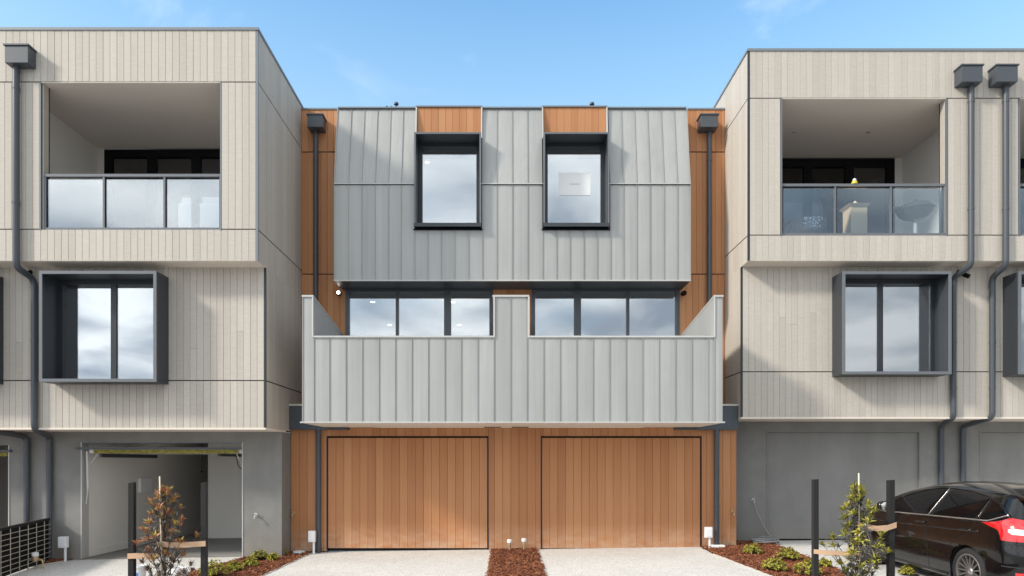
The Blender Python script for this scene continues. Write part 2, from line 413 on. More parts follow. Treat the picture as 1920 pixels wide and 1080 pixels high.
def window_unit(parent, x0, x1, z0, z1, y, mull=(), fw=0.06, mw=0.07, gm='glass', name='window', depth=0.09, frame='frame'):
    """frame as a mesh, mullions and each pane as children"""
    fr = MB()
    fr.box(x0, x0 + fw, y, y + depth, z0, z1); fr.box(x1 - fw, x1, y, y + depth, z0, z1)
    fr.box(x0 + fw, x1 - fw, y, y + depth, z1 - fw, z1); fr.box(x0 + fw, x1 - fw, y, y + depth, z0, z0 + fw)
    w = fr.build(name, M[frame], parent)
    edges = [x0 + fw]
    for mx, mw_ in mull:
        MB().box(mx - mw_/2, mx + mw_/2, y + 0.012, y + depth - 0.012, z0 + fw, z1 - fw).build('mullion', M[frame], w)
        edges += [mx - mw_/2, mx + mw_/2]
    edges.append(x1 - fw)
    for a, b in zip(edges[::2], edges[1::2]):
        MB().box(a, b, y + depth*0.55, y + depth*0.55 + 0.012, z0 + fw, z1 - fw).build('pane', M[gm], w)
    return w
def room(parent, x0, x1, z0, z1, y0, y1):
    t = 0.05; b = MB()
    b.box(x0 - t, x0, y0, y1, z0, z1); b.box(x1, x1 + t, y0, y1, z0, z1); b.box(x0 - t, x1 + t, y1, y1 + t, z0, z1)
    b.box(x0 - t, x1 + t, y0, y1 + t, z1, z1 + t); b.box(x0 - t, x1 + t, y0, y1 + t, z0 - t, z0, 1)
    return b.build('room_lining', [M['room'], M['roomfloor']], parent)

LU, LM, LG = 115.4, 111.7, 104.2
O, CG, CB, CM, CMT = 95.0, 100.0, 112.7, 99.6, 97.6
RU, RM, RG = 105.0, 102.0, 95.5
XL, XR = -4.43, 4.763
YO = Y(O)

# ------------------------------------------------------------------ ground
def sheet(name, m, poly, dz, kind='structure', nsub=0):
    b = MB(); b.add([(p[0], p[1], gh(p[0], p[1]) + dz) for p in poly], [tuple(range(len(poly)))])
    o = b.build(name, M[m]); return tag(o, kind=kind)
gb = MB(); gx = [-400, -60, -14, 14, 60, 400]; gy = [-400, -60, 7.5, 16, 60, 600]
for y_ in gy:
    for x_ in gx: gb.v.append((x_, y_, gh(x_, y_) - 0.03))
for j in range(5):
    for i in range(5): gb.f.append((j*6+i, j*6+i+1, j*6+7+i, j*6+6+i)); gb.m.append(0)
tag(gb.build('ground', M['road']), kind='structure')
YN = 7.5
def ext(p, q, y=YN):      # extend the line p->q on the ground to depth y
    t = (y - p.y) / (q.y - p.y); r = p + (q - p) * t; return (r.x, r.y)
yL, yC, yR = Y(LG), Y(CG), Y(RG)
# bed edges read from the photograph
cl0, cl1 = G(921, 1034), G(913, 1080); cr0, cr1 = G(1008, 1034), G(1025, 1080)
lb0, lb1 = G(590, 1034), G(492, 1080); la0, la1 = G(457, 1047), G(352, 1076)
rb0, rb1 = G(1338, 1039), G(1445, 1080); ra0, ra1 = G(1449, 1019), G(1593, 1077)
fb0, fb1 = G(152, 1046), G(0, 1073)
xm0, xm1 = ext(cl0, cl1, yC)[0], ext(cr0, cr1, yC)[0]
sheet('driveway', 'concrete', [(ext(lb0, lb1, yC+0.25)[0], yC + 0.25), (xm0, yC + 0.25), ext(cl0, cl1), ext(lb0, lb1)], 0.0)
sheet('driveway', 'concrete', [(xm1, yC + 0.25), (rb0.x, yC + 0.25), (rb0.x, rb0.y), ext(rb0, rb1), ext(cr0, cr1)], 0.0)
sheet('driveway', 'concrete', [(fb0.x, yL + 0.1), (X(457, LG), yL + 0.1), (la0.x, la0.y), ext(la0, la1), ext(fb0, fb1, 9.0), (fb0.x, fb0.y)], 0.0)
sheet('driveway', 'concrete', [(ra0.x, yR + 0.2), (13.5, yR + 0.2), (13.5, YN), ext(ra0, ra1)], 0.0)
beds = {
 'centre': [(xm0, yC - 0.01), (xm1, yC - 0.01), ext(cr0, cr1), ext(cl0, cl1)],
 'left': [(X(457, LG), yL - 0.01), (XL, yL - 0.01), (XL + 0.01, yC - 0.02), (lb0.x, yC - 0.02), ext(lb0, lb1), ext(la0, la1), (la0.x, la0.y)],
 'right': [(rb0.x, yC - 0.02), (XR, yC - 0.02), (XR, yR - 0.01), (ra0.x, yR - 0.01), ext(ra0, ra1), ext(rb0, rb1), (rb0.x, rb0.y)],
 'fence': [(-13.0, yL - 0.01), (fb0.x, yL - 0.01), (fb0.x, fb0.y), ext(fb0, fb1, 9.0), (-13.0, 9.0)],
}
def inside(p, poly):
    c = False; n = len(poly)
    for i in range(n):
        a, b = poly[i], poly[(i+1) % n]
        if (a[1] > p[1]) != (b[1] > p[1]) and p[0] < (b[0]-a[0]) * (p[1]-a[1]) / (b[1]-a[1]) + a[0]: c = not c
    return c
chips = MB()
for nm, poly in beds.items():
    sheet('mulch_bed', 'soil', poly, 0.006)
    xs, ys = [p[0] for p in poly], [p[1] for p in poly]
    area = abs(sum(poly[i][0]*poly[(i+1) % len(poly)][1] - poly[(i+1) % len(poly)][0]*poly[i][1] for i in range(len(poly)))) / 2
    n = int(area * 950); k = 0; tries = 0
    while k < n and tries < n * 6:
        tries += 1
        p = (random.uniform(min(xs), max(xs)), random.uniform(min(ys), max(ys)))
        if not inside(p, poly) or (nm == 'fence' and p[0] < -11.0): continue
        k += 1
        c = Vector((p[0], p[1], gh(*p) + random.uniform(0.008, 0.035)))
        L_, w_, t_ = random.uniform(0.015, 0.05), random.uniform(0.005, 0.014), 0.004
        q = Matrix.Rotation(random.uniform(0, 6.28), 3, 'Z') @ Matrix.Rotation(random.gauss(0, 0.35), 3, 'X') @ Matrix.Rotation(random.gauss(0, 0.3), 3, 'Y')
        pts = [c + q @ Vector(a) for a in ((-L_, -w_, -t_), (L_, -w_*0.6, -t_), (L_, w_*0.6, -t_), (-L_, w_, -t_), (-L_*0.9, -w_*0.8, t_), (L_*0.8, -w_*0.5, t_), (L_*0.8, w_*0.5, t_), (-L_*0.9, w_*0.8, t_))]
        chips.add(pts, [(4,5,6,7),(0,1,5,4),(1,2,6,5),(2,3,7,6),(3,0,4,7)])
tag(chips.build('mulch_chips', M['mulch']), 'red brown bark mulch chips covering the garden beds', 'mulch', kind='stuff')
def edging(a, b):
    d = Vector((b[0]-a[0], b[1]-a[1], 0)).normalized(); nrm = Vector((-d.y, d.x, 0)) * 0.018
    A, B = Vector((a[0], a[1], gh(*a[:2]))), Vector((b[0], b[1], gh(*b[:2]))); up = Vector((0, 0, 0.012)); dn = Vector((0,0,-0.05))
    tag(MB().hexa([A-nrm+dn, B-nrm+dn, B+nrm+dn, A+nrm+dn, A-nrm+up, B-nrm+up, B+nrm+up, A+nrm+up]).build('bed_edging', M['kerb']), kind='structure')
edging((xm0, yC - 0.03), ext(cl0, cl1)); edging((xm1, yC - 0.03), ext(cr0, cr1)); edging((lb0.x, yC - 0.04), ext(lb0, lb1)); edging((rb0.x, rb0.y), ext(rb0, rb1))
edging((ra0.x, ra0.y), ext(ra0, ra1)); edging((la0.x, la0.y), ext(la0, la1)); edging((fb0.x, fb0.y), ext(fb0, fb1, 9.0))

# ------------------------------------------------------------------ timber clad blocks (left and right)
def tap(parent, x, y, z, m='brass'):
    b = MB(); b.lathe([(0.032, 0.0), (0.032, -0.012), (0.014, -0.014), (0.014, -0.07)], (x, y, z), 14, axis='y')
    b.tube(bend((x, y-0.06, z), [(x, y-0.105, z), (x, y-0.115, z-0.06)], 0.03), 0.012, 8)
    b.tube([(x, y-0.06, z), (x, y-0.06, z+0.04)], 0.008, 8); b.box(x-0.03, x+0.03, y-0.066, y-0.054, z+0.036, z+0.048)
    return b.build('tap', M[m], parent, smooth=40)
def window_box(parent, fx0, fx1, fy0, fy1, sf_, sw, mull_px, mw):
    """deep projecting box window: front rectangle given in photo px at plane sf_, wall plane sw"""
    x0, x1, z1, z0 = X(fx0, sf_), X(fx1, sf_), Z(fy0, sf_), Z(fy1, sf_)
    yf, yw = Y(sf_), Y(sw) + 0.10; t = 0.05
    wb = MB(); wb.box(x0, x0+t, yf+0.003, yw, z0, z1); wb.box(x1-t, x1, yf+0.003, yw, z0, z1)
    wb.box(x0+t, x1-t, yf+0.003, yw, z1-t, z1); wb.box(x0+t, x1-t, yf+0.003, yw, z0, z0+t)
    o = wb.build('window_box', M['boxgrey'], parent)
    e = MB(); e.box(x0-0.002, x0+t+0.002, yf-0.004, yf+0.02, z0-0.002, z1+0.002); e.box(x1-t-0.002, x1+0.002, yf-0.004, yf+0.02, z0-0.002, z1+0.002)
    e.box(x0+t+0.002, x1-t-0.002, yf-0.004, yf+0.02, z1-t-0.002, z1+0.002); e.box(x0+t+0.002, x1-t-0.002, yf-0.004, yf+0.02, z0-0.002, z0+t+0.002)
    e.build('lit_front_edge', M['edge'], o)  # same paint as the box, sunlit front put into a lighter colour
    xm = X(mull_px, sw)
    a0, a1, b0, b1 = x0+t, x1-t, z0+t, z1-t
    fr = MB(); fw = 0.075; y = Y(sw) + 0.01; d = 0.09
    fr.box(a0, a0+fw, y, y+d, b0, b1); fr.box(a1-fw, a1, y, y+d, b0, b1)
    fr.box(a0+fw, a1-fw, y, y+d, b1-fw, b1); fr.box(a0+fw, a1-fw, y, y+d, b0, b0+fw*0.5)
    fr.build('window_frame', M['frame'], o)
    MB().box(xm-mw/2, xm+mw/2, y+0.01, y+d-0.01, b0+fw*0.5, b1-fw).build('mullion', M['frame'], o)
    MB().box(a0+fw, xm-mw/2, y+0.05, y+0.062, b0+fw*0.5, b1-fw).build('pane', M['glass'], o)
    MB().box(xm+mw/2, a1-fw, y+0.04, y+0.052, b0+fw*0.5, b1-fw).build('pane', M['glass'], o)
    return o, (x0+0.005, x1-0.005, z0+0.005, z1-0.005)
def balustrade(parent, xs, s, py_rail0, py_rail1, py_g0, py_g1, py_b, gm, post_w=0.035):
    """xs: world x of posts incl. both ends"""
    y = Y(s) + 0.06
    r = MB().box(xs[0]-0.02, xs[-1]+0.02, y-0.03, y+0.03, Z(py_rail1, s), Z(py_rail0, s)).build('balustrade', M['edge'], parent, bevel=0.004)
    MB().box(xs[0]-0.02, xs[-1]+0.02, y-0.028, y+0.028, Z(py_b, s), Z(py_g1, s)).build('bottom_channel', M['edge'], r)
    for x in xs:
        MB().box(x-post_w/2, x+post_w/2, y-0.022, y+0.022, Z(py_g1, s), Z(py_rail1, s)).build('post', M['edge'], r)
        if x != xs[-1]: MB().box(x+post_w/2, x+post_w/2+0.022, y-0.01, y+0.022, Z(py_g1, s), Z(py_rail1, s)).build('gasket', M['black'], r)
    for a, b in zip(xs, xs[1:]):
        MB().box(a+post_w/2+0.022, b-post_w/2-0.004, y-0.005, y+0.005, Z(py_g1, s)+0.003, Z(py_g0, s)).build('pane', M[gm], r)
    return r
def downlight(parent, x, y, z, m='white', r=0.055):
    return MB().lathe([(r*0.62, 0.003), (r*0.7, -0.004), (r, -0.006), (r, 0.0)], (x, y, z), 20).build('downlight', M[m], parent, smooth=50)

# ---- left block
lft = thing('townhouse', (XL - 3.5, Y(LU), gh(XL - 3.5, Y(LU))), 'left timber clad townhouse block with open garage and grey box window', 'building')
yu, ym, yg = Y(LU), Y(LM), Y(LG)
XLX = -14.5; XEDGE = X(-14, LU)
PITCH = 0.124
zt, zj1, zj2, zb = Z(57, LU), Z(153.5, LU), Z(430, LU), Z(489, LU)
bal = (X(77, LU), X(413, LU), Z(430, LU), Z(153.5, LU))
bd = 0.022
def left_row(z0, z1, x1, y, holes=(), split=0.0, m='pale'):
    n = int((x1 - XEDGE) / PITCH); xa = x1 - n * PITCH
    clad(lft, m, xa, x1, z0, z1, y, PITCH, holes, split)
    far_boards(lft, m, XLX, xa, z0, z1, y, PITCH, holes)
XT = XL - 0.035
left_row(zj1 + 0.008, zt, XT, yu)
clad(lft, 'pale', bal[1] + 0.02, XT, zj2 + 0.012, zj1 - 0.012, yu, PITCH)
n_ = int((bal[0] - XEDGE) / PITCH) + 1
clad(lft, 'pale', bal[0] - 0.03 - n_*PITCH, bal[0] - 0.03, zj2 + 0.012, zj1 - 0.012, yu, PITCH)
clad_joined(lft, 'pale', 'x', XLX, bal[0] - 0.03 - n_*PITCH, zj2 + 0.012, zj1 - 0.012, yu, PITCH, 1, 'far_boarding')
left_row(zb, zj2 - 0.008, XT, yu)
wall_holes(lft, 'upper_wall', 'wallback', XLX, XL - 0.02, zb + 0.002, zt - 0.01, yu + bd, yu + 0.19, [(bal[0], bal[1], bal[2] - 0.05, bal[3])])
# corner trims and balcony reveal trims
box(lft, 'corner_trim', 'cap', XL - 0.032, XL + 0.004, yu - 0.004, yu + 0.03, zb, zt)
box(lft, 'opening_trim', 'cap', bal[1], bal[1] + 0.018, yu - 0.006, yu + 0.19, bal[2] - 0.02, bal[3] - 0.006)
box(lft, 'opening_trim', 'cap', bal[0] - 0.026, bal[0] - 0.004, yu - 0.006, yu + 0.02, bal[2] - 0.02, bal[3] - 0.006)
clad_joined(lft, 'pale', 'y', yu + 0.035, yu + 0.185, bal[2], bal[3] - 0.01, bal[0] + 0.02, 0.15, 1, 'reveal_board')
box(lft, 'reveal_trim', 'black', bal[0] - 0.002, bal[0] + 0.021, yu + 0.186, yu + 0.205, bal[2], bal[3] - 0.002)
# roof, capping, soffit
yb = 24.0
box(lft, 'roof', 'cap', XLX, XL - 0.03, yu + 0.2, yb, zt - 0.25, zt - 0.08)
box(lft, 'capping', 'cap', XLX, XL + 0.018, yu - 0.018, yu + 0.22, zt, zt + 0.048)
box(lft, 'capping', 'cap', XL - 0.2, XL + 0.017, yu + 0.221, yb, zt, zt + 0.047)
box(lft, 'soffit', 'soffit', XLX, XL - 0.002, yu + 0.004, ym + 0.2, zb - 0.006, zb + 0.05)
# side wall, cladding split by two shadow gaps
box(lft, 'side_wall', 'wallback', XL - 0.2, XL - 0.022, yu + 0.2, yb, zb + 0.06, zt - 0.02)
for z0_, z1_ in ((zj1 + 0.012, zt), (zj2 + 0.012, zj1 - 0.012), (zb + 0.0, zj2 - 0.012)):
    clad_joined(lft, 'pale', 'y', yu + 0.03, YO, z0_, z1_, XL, PITCH, 1)
    box(lft, 'rear_side_wall', 'pale', XL - 0.02, XL - 0.001, YO + 0.002, yb, z0_, z1_)
# balcony recess
yr = yu + 2.63; bx0, bx1 = X(22, LU), XL - 0.25
zc, zfl = bal[3], bal[2] - 0.06
box(lft, 'balcony_ceiling', 'ceil', bx0, bx1, yu + 0.191, yr, zc, zc + 0.06)
box(lft, 'opening_head', 'ceil', bal[0], bal[1], yu + 0.003, yu + 0.19, zc - 0.010, zc - 0.001)
box(lft, 'balcony_floor', 'render', bx0, bx1, yu + 0.191, yr, zfl - 0.1, zfl)
box(lft, 'balcony_wall', 'white', bx0 - 0.1, bx0, yu + 0.191, yr, zfl, zc); box(lft, 'balcony_wall', 'white', bx1, bx1 + 0.04, yu + 0.191, yr, zfl, zc)
sb = F*K / yr
dx0, dx1 = X(195, sb), bx1
wall_holes(lft, 'balcony_back_wall', 'white', bx0, bx1, zfl, zc, yr, yr + 0.1, [(dx0, dx1 + 1, zfl, zc - 0.02)])
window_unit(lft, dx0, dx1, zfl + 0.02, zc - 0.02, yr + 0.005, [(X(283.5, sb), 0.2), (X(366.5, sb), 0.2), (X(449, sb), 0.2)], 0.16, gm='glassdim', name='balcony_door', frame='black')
room(lft, bx0, bx1, zfl, zc, yr + 0.15, yb - 0.5)
for px in (243, 398):
    s_ = (VY - 153.5) and LU * (VY - 233) / (VY - 153.5); downlight(lft, X(px, s_), Y(s_), zc)
balustrade(lft, [X(82, LU), X(192, LU), X(306, LU), bal[1] - 0.018], LU, 324.5, 330, 334, 425.5, 431, 'glassbal')
# middle storey
zm1, zmj, zm0 = zb - 0.006, Z(713.5, LM), Z(802, LM)
wb_, hole = window_box(lft, 73.5, 293, 508, 715.5, 115.8, LM, 211.5, 0.10)
wb2_, hole2 = window_box(lft, -248, -28, 508, 715.5, 115.8, LM, -90, 0.10)
XM = XL - 0.032
left_row(zmj + 0.01, zm1, XM, ym, [hole, hole2], 0.3); left_row(zm0, zmj - 0.01, XM, ym, [hole, hole2])
wall_holes(lft, 'middle_wall', 'wallback', XLX, XL - 0.02, zm0 + 0.002, zm1 - 0.002, ym + bd, ym + 0.19, [hole, hole2])
box(lft, 'corner_trim', 'frame', XL - 0.030, XL + 0.004, ym - 0.004, ym + 0.03, zm0, zm1 - 0.002)
for z0_, z1_ in ((zmj + 0.012, zb - 0.001), (zm0, zmj - 0.012)):
    clad_joined(lft, 'pale', 'y', ym + 0.032, YO, z0_, z1_, XL, PITCH, 1)
box(lft, 'side_wall', 'wallback', XL - 0.2, XL - 0.022, ym + 0.2, yb, zm0, zb)
room(lft, hole[0] - 1.2, hole[1] + 1.0, zm0 + 0.3, zm1 - 0.15, ym + 0.21, ym + 5)
room(lft, hole2[0] - 0.5, hole2[1] + 0.5, zm0 + 0.3, zm1 - 0.15, ym + 0.21, ym + 5)
box(lft, 'lower_soffit', 'soffit', XLX, XL + 0.004, ym - 0.014, yg + 0.25, zm0 - 0.035, zm0 - 0.001)
# garage storey
zg1 = zm0 - 0.036; zg0 = gh(-7, yg) - 0.3
gop = (X(152, LG), X(456, LG), gh(-7, yg) + 0.0, Z(829, LG)); gop2 = (X(-290, LG), X(18, LG), gop[2], Z(835, LG))
wall_holes(lft, 'garage_wall', 'render', XLX, XL, zg0, zg1, yg, yg + 0.22, [(gop[0], gop[1], zg0 - 1, gop[3]), (gop2[0], gop2[1], zg0 - 1, gop2[3])])
box(lft, 'garage_side_wall', 'render', XL - 0.22, XL - 0.001, yg + 0.221, yC + 0.6, zg0, zg1)
box(lft, 'garage_slab', 'render', XLX, XL - 0.22, yg + 0.02, 21, zg0, gop[2] - 0.003)
for gx0, gx1 in ((gop[0], gop[0] + 0.02), (gop[1] - 0.02, gop[1])):
    box(lft, 'door_jamb_trim', 'zinclite', gx0, gx1, yg - 0.012, yg + 0.221, gop[2] + 0.004, gop[3])
box(lft, 'door_head_trim', 'edge', gop[0] + 0.021, gop[1] - 0.021, yg - 0.012, yg + 0.02, gop[3] - 0.02, gop[3])
# garage room
gxl = gop[0] - 0.02; gz1 = gop[3] + 0.18; ygb = 17.2; gxr = X(390, F*K/ygb)
gm_ = MB(); gm_.box(gxl - 0.1, gxl, yg + 0.221, 20, gop[2], gz1); gm_.box(gxr, XL - 0.23, ygb, ygb + 0.1, gop[2], gz1)
gm_.box(gxr, gxr + 0.1, ygb + 0.101, 20, gop[2], gz1); gm_.box(gxl - 0.1, gxr + 0.1, 20, 20.1, gop[2], gz1); gm_.box(gop[1] + 0.25, gop[1] + 0.35, yg + 0.221, ygb, gop[2], gz1)
gm_.box(gxl - 0.1, XL - 0.23, yg + 0.222, 20.1, gz1 + 0.001, gz1 + 0.06)
gm_.build('garage_room', M['white'], lft)
box(lft, 'skirting', 'white', gxl, gxl + 0.018, yg + 0.23, 19.9, gop[2] + 0.003, gop[2] + 0.16)
box(lft, 'skirting', 'white', gxr, gop[1] + 0.2, ygb - 0.018, ygb - 0.001, gop[2] + 0.003, gop[2] + 0.16)
gd = MB(); zd = Z(846, LG)
gd.box(gop[0] + 0.16, gop[1] - 0.03, yg + 0.012, yg + 2.1, zd - 0.04, zd + 0.045)
tilt = gd.build('tilt_door', M['galv'], lft)
MB().box(gop[0] + 0.26, gop[1] - 0.1, yg - 0.02, yg + 0.011, zd - 0.045, zd + 0.03).build('foam_edge', M['yellow'], tilt)
MB().box(gop[0] - 0.08, gop[1] - 0.02, yg - 0.05, yg - 0.021, zd + 0.034, zd + 0.075).build('lifting_rail', M['pipe'], tilt)
MB().box(gop[0] + 0.3, gop[0] + 0.36, yg + 0.1, yg + 2.3, zd - 0.12, zd - 0.045).build('track', M['frame'], tilt)
MB().box(gop[1] - 0.55, gop[1] - 0.49, yg + 0.1, yg + 2.3, zd - 0.10, zd - 0.045).build('track', M['frame'], tilt)
MB().tube([(gop[0] + 0.09, yg + 0.05, zd), (gop[0] + 0.10, yg + 0.06, zd - 0.75)], 0.024, 8).tube([(gop[0] + 0.10, yg + 0.06, zd - 0.75), (gop[0] + 0.05, yg + 0.08, zd - 1.05)], 0.012, 8).build('strut', M['galv'], tilt)
MB().tube([(gop[0] + 0.09, yg + 0.07, zd - 0.35), (gop[0] + 0.3, yg + 0.07, zd - 0.02)], 0.007, 6).build('brace', M['galv'], tilt)
MB().tube([(gop[1] - 0.02, yg + 0.05, zd - 0.3), (gop[1] - 0.17, yg + 0.08, zd - 0.04)], 0.010, 6).build('brace', M['galv'], tilt)
cb_ = [(gop[1] - 0.25, yg + 0.3, zd - 0.1), (gop[1] - 0.22, yg + 0.3, zd - 0.3), (gop[1] - 0.12, yg + 0.3, zd - 0.36), (gop[1] - 0.13, yg + 0.3, zd - 0.5), (gop[1] - 0.02, yg + 0.25, zd - 0.46)]
MB().tube(bend(cb_[0], cb_[1:], 0.06), 0.008, 6).build('cable', M['black'], tilt)
MB().tube([(gxr + 0.2, ygb - 0.8, gz1), (gxr + 0.2, ygb - 0.8, gz1 - 0.78)], 0.006, 6).lathe([(0.0, -0.05), (0.02, -0.03), (0.02, 0.0), (0.0, 0.01)], (gxr + 0.2, ygb - 0.8, gz1 - 0.78), 10).build('pull_cord', M['black'], tilt)
box(lft, 'passage_end', 'roomfloor', gxl + 0.02, gxr - 0.01, 19.6, 19.65, gop[2] + 0.005, gz1 - 0.01)  # dark brown sheet set in to make the passage end darker
pn = box(lft, 'meter_panel', 'plastic', gxl, gxl + 0.06, 15.9, 16.4, 1.1, 1.42)
# neighbour garage at the frame edge
nb = MB(); nb.box(gop2[0], gop2[1] - 0.03, yg + 0.02, yg + 2.0, gop2[3] - 0.2, gop2[3] - 0.11); nd = nb.build('tilt_door', M['galv'], lft)
MB().box(gop2[0], gop2[1] - 0.05, yg - 0.01, yg + 0.019, gop2[3] - 0.22, gop2[3] - 0.14).build('foam_edge', M['yellow'], nd)
MB().box(gop2[0], gop2[1] + 0.05, yg - 0.05, yg - 0.011, gop2[3] - 0.13, gop2[3] - 0.09).build('lifting_rail', M['pipe'], nd)
box(lft, 'neighbour_garage_room', 'room', gop2[0] - 0.2, gxl - 0.11, 18, 18.1, gop[2], gz1)
box(lft, 'neighbour_garage_ceiling', 'room', gop2[0] - 0.2, gxl - 0.11, yg + 0.222, 18.1, gz1 + 0.002, gz1 + 0.06)
box(lft, 'neighbour_garage_wall', 'room', gop2[0] - 0.3, gop2[0] - 0.2, yg + 0.222, 18.1, gop[2], gz1)
box(lft, 'neighbour_garage_wall', 'white', gop2[1] + 0.1, gxl - 0.12, yg + 0.222, 17.99, gop[2], gz1)
box(lft, 'door_jamb_trim', 'zinclite', gop2[1] - 0.02, gop2[1], yg - 0.012, yg + 0.22, gop[2] + 0.004, gop2[3])
tap(lft, X(481, LG), yg, Z(966, LG), 'galv')
# downpipe and rain head
r_ = 0.056
rain_head(lft, X(5, 117.6), X(53, 117.6), Z(116, 117.6), Z(81, 117.6), yu, Y(LU) - Y(117.6))
px1, px2 = X(31, 116), X(63, 112.5)
yup, ymp, ygp = yu - 0.075, ym - 0.075, yg - 0.075
zs1, zs2 = Z(503, LU), Z(526, LM)
downpipe(lft, [(px1, yup, Z(116, 117)), (px1, yup, zs1), (px2, ymp, zs2), (px2, ymp, zm0 - 0.02), (X(97, LG), ygp, zm0 - 0.13), (X(97, LG), ygp, gh(-9, yg))], r_,
         [(px1, yup, Z(166, 116)), (px1, yup, Z(380, 116)), (px2, ymp, Z(640, LM))])
downpipe(lft, [(X(-30, LM), ymp, 3.6), (X(-30, LM), ymp, zm0 - 0.02), (X(55, LG), ygp, zm0 - 0.13), (X(55, LG), ygp, gh(-9, yg))], r_)
MB().tube([(X(57, LM), ymp + 0.2, zb - 0.02), (X(57, LM), ymp - 0.02, zb - 0.16), (px2 - 0.12, ymp, zs2 + 0.06)], 0.045, 10).build('pipe_stub', M['black'], lft, smooth=40)

# ---- right block
rgt = thing('townhouse', (XR + 4, Y(RU), gh(XR + 4, Y(RU))), 'right timber clad townhouse block with closed grey garage doors behind the black car', 'building')
yu, ym, yg = Y(RU), Y(RM), Y(RG); XRX = 16.0; XEDGE2 = X(1935, RU)
zt, zj1, zj2, zb = Z(96, RU), Z(184, RU), Z(441, RU), Z(489, RU)
balr = (X(1465, RU), X(1775, RU), zj2, zj1); balr2 = (X(1911, RU), X(2225, RU), zj2, zj1)
def right_row(z0, z1, x0, y, holes=(), split=0.0, pitch=PITCH):
    n = int((XEDGE2 - x0) / pitch) + 1; xb = x0 + n * pitch
    clad(rgt, 'pale', x0, xb, z0, z1, y, pitch, holes, split); far_boards(rgt, 'pale', xb, XRX, z0, z1, y, pitch, holes)
XT = XR + 0.035
right_row(zj1 + 0.008, zt, XT, yu)
clad(rgt, 'pale', XT, balr[0] - 0.02, zj2 + 0.012, zj1 - 0.012, yu, PITCH)
clad(rgt, 'pale', balr[1] + 0.03, balr2[0] - 0.02, zj2 + 0.012, zj1 - 0.012, yu, PITCH)
clad_joined(rgt, 'pale', 'x', balr2[1] + 0.03, XRX, zj2 + 0.012, zj1 - 0.012, yu, PITCH, 1, 'far_boarding')
right_row(zb, zj2 - 0.008, XT, yu)
wall_holes(rgt, 'upper_wall', 'wallback', XR + 0.02, XRX, zb + 0.002, zt - 0.01, yu + bd, yu + 0.19, [(q[0], q[1], q[2] - 0.05, q[3]) for q in (balr, balr2)])
box(rgt, 'corner_trim', 'frame', XR - 0.004, XR + 0.032, yu - 0.004, yu + 0.03, zb, zt)
box(rgt, 'roof', 'cap', XR + 0.03, XRX, yu + 0.2, yb, zt - 0.25, zt - 0.08)
box(rgt, 'capping', 'cap', XR - 0.018, XRX, yu - 0.018, yu + 0.22, zt, zt + 0.048)
box(rgt, 'capping', 'cap', XR - 0.017, XR + 0.2, yu + 0.221, yb, zt, zt + 0.047)
box(rgt, 'soffit', 'soffit', XR + 0.002, XRX, yu + 0.004, ym + 0.2, zb - 0.006, zb + 0.05)
box(rgt, 'side_wall', 'wallback', XR + 0.022, XR + 0.2, yu + 0.2, yb, zb + 0.06, zt - 0.02)
for z0_, z1_ in ((zj1 + 0.012, zt), (zj2 + 0.012, zj1 - 0.012), (zb + 0.0, zj2 - 0.012)):
    clad_joined(rgt, 'pale', 'y', yu + 0.03, YO, z0_, z1_, XR, PITCH, -1)
    box(rgt, 'rear_side_wall', 'pale', XR + 0.001, XR + 0.02, YO + 0.002, yb, z0_, z1_)
yr = yu + 2.67; sb = F*K / yr
for i, (q, bx0, bx1) in enumerate(((balr, XR + 0.25, X(1837, RU)), (balr2, X(1849, RU), X(2290, RU)))):
    zc, zfl = q[3], q[2] - 0.06
    for e in q[:2]: box(rgt, 'opening_trim', 'edge', e - 0.016, e + 0.016, yu - 0.006, yu + 0.02, q[2] - 0.02, q[3] - 0.006)
    box(rgt, 'balcony_ceiling', 'ceil', bx0, bx1, yu + 0.191, yr, zc, zc + 0.06)
    box(rgt, 'opening_head', 'ceil', q[0], q[1], yu + 0.003, yu + 0.19, zc - 0.010, zc - 0.001)
    box(rgt, 'balcony_floor', 'render', bx0, bx1, yu + 0.191, yr, zfl - 0.1, zfl)
    box(rgt, 'balcony_wall', 'white', bx0 - 0.04, bx0, yu + 0.191, yr, zfl, zc); box(rgt, 'balcony_wall', 'white', bx1, bx1 + 0.04, yu + 0.191, yr, zfl, zc)
    clad_joined(rgt, 'pale', 'y', yu + 0.035, yu + 0.185, q[2], q[3] - 0.01, q[1] - 0.02, 0.15, -1, 'reveal_board')
    box(rgt, 'reveal_trim', 'black', q[1] - 0.021, q[1] + 0.002, yu + 0.186, yu + 0.205, q[2], q[3] - 0.002)
    dx1 = X(1678, sb) if i == 0 else bx1 - 0.5; dx0 = bx0 if i == 0 else bx0 + 0.12
    wall_holes(rgt, 'balcony_back_wall', 'white', bx0, bx1, zfl, zc, yr, yr + 0.1, [(dx0 - 0.001, dx1, zfl, zc - 0.02)])
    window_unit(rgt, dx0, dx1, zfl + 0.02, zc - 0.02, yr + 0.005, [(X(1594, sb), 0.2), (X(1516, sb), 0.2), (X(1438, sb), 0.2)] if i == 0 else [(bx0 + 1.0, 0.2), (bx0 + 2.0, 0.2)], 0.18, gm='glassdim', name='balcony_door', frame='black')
    room(rgt, bx0, bx1, zfl, zc, yr + 0.15, yb - 0.5)
s_ = RU * (VY - 248) / (VY - 184)
for px in (1488, 1628): downlight(rgt, X(px, s_), Y(s_), balr[3])
balustrade(rgt, [balr[0] + 0.018, X(1568, RU), X(1673, RU), X(1775, RU) - 0.02], RU, 343, 348, 351, 436, 441, 'glassblue')
balustrade(rgt, [balr2[0] + 0.018, X(2016, RU), X(2120, RU), balr2[1] - 0.02], RU, 343, 348, 351, 436, 441, 'glassblue')
zm1, zmj, zm0 = zb - 0.006, Z(697, RM), Z(782, RM)
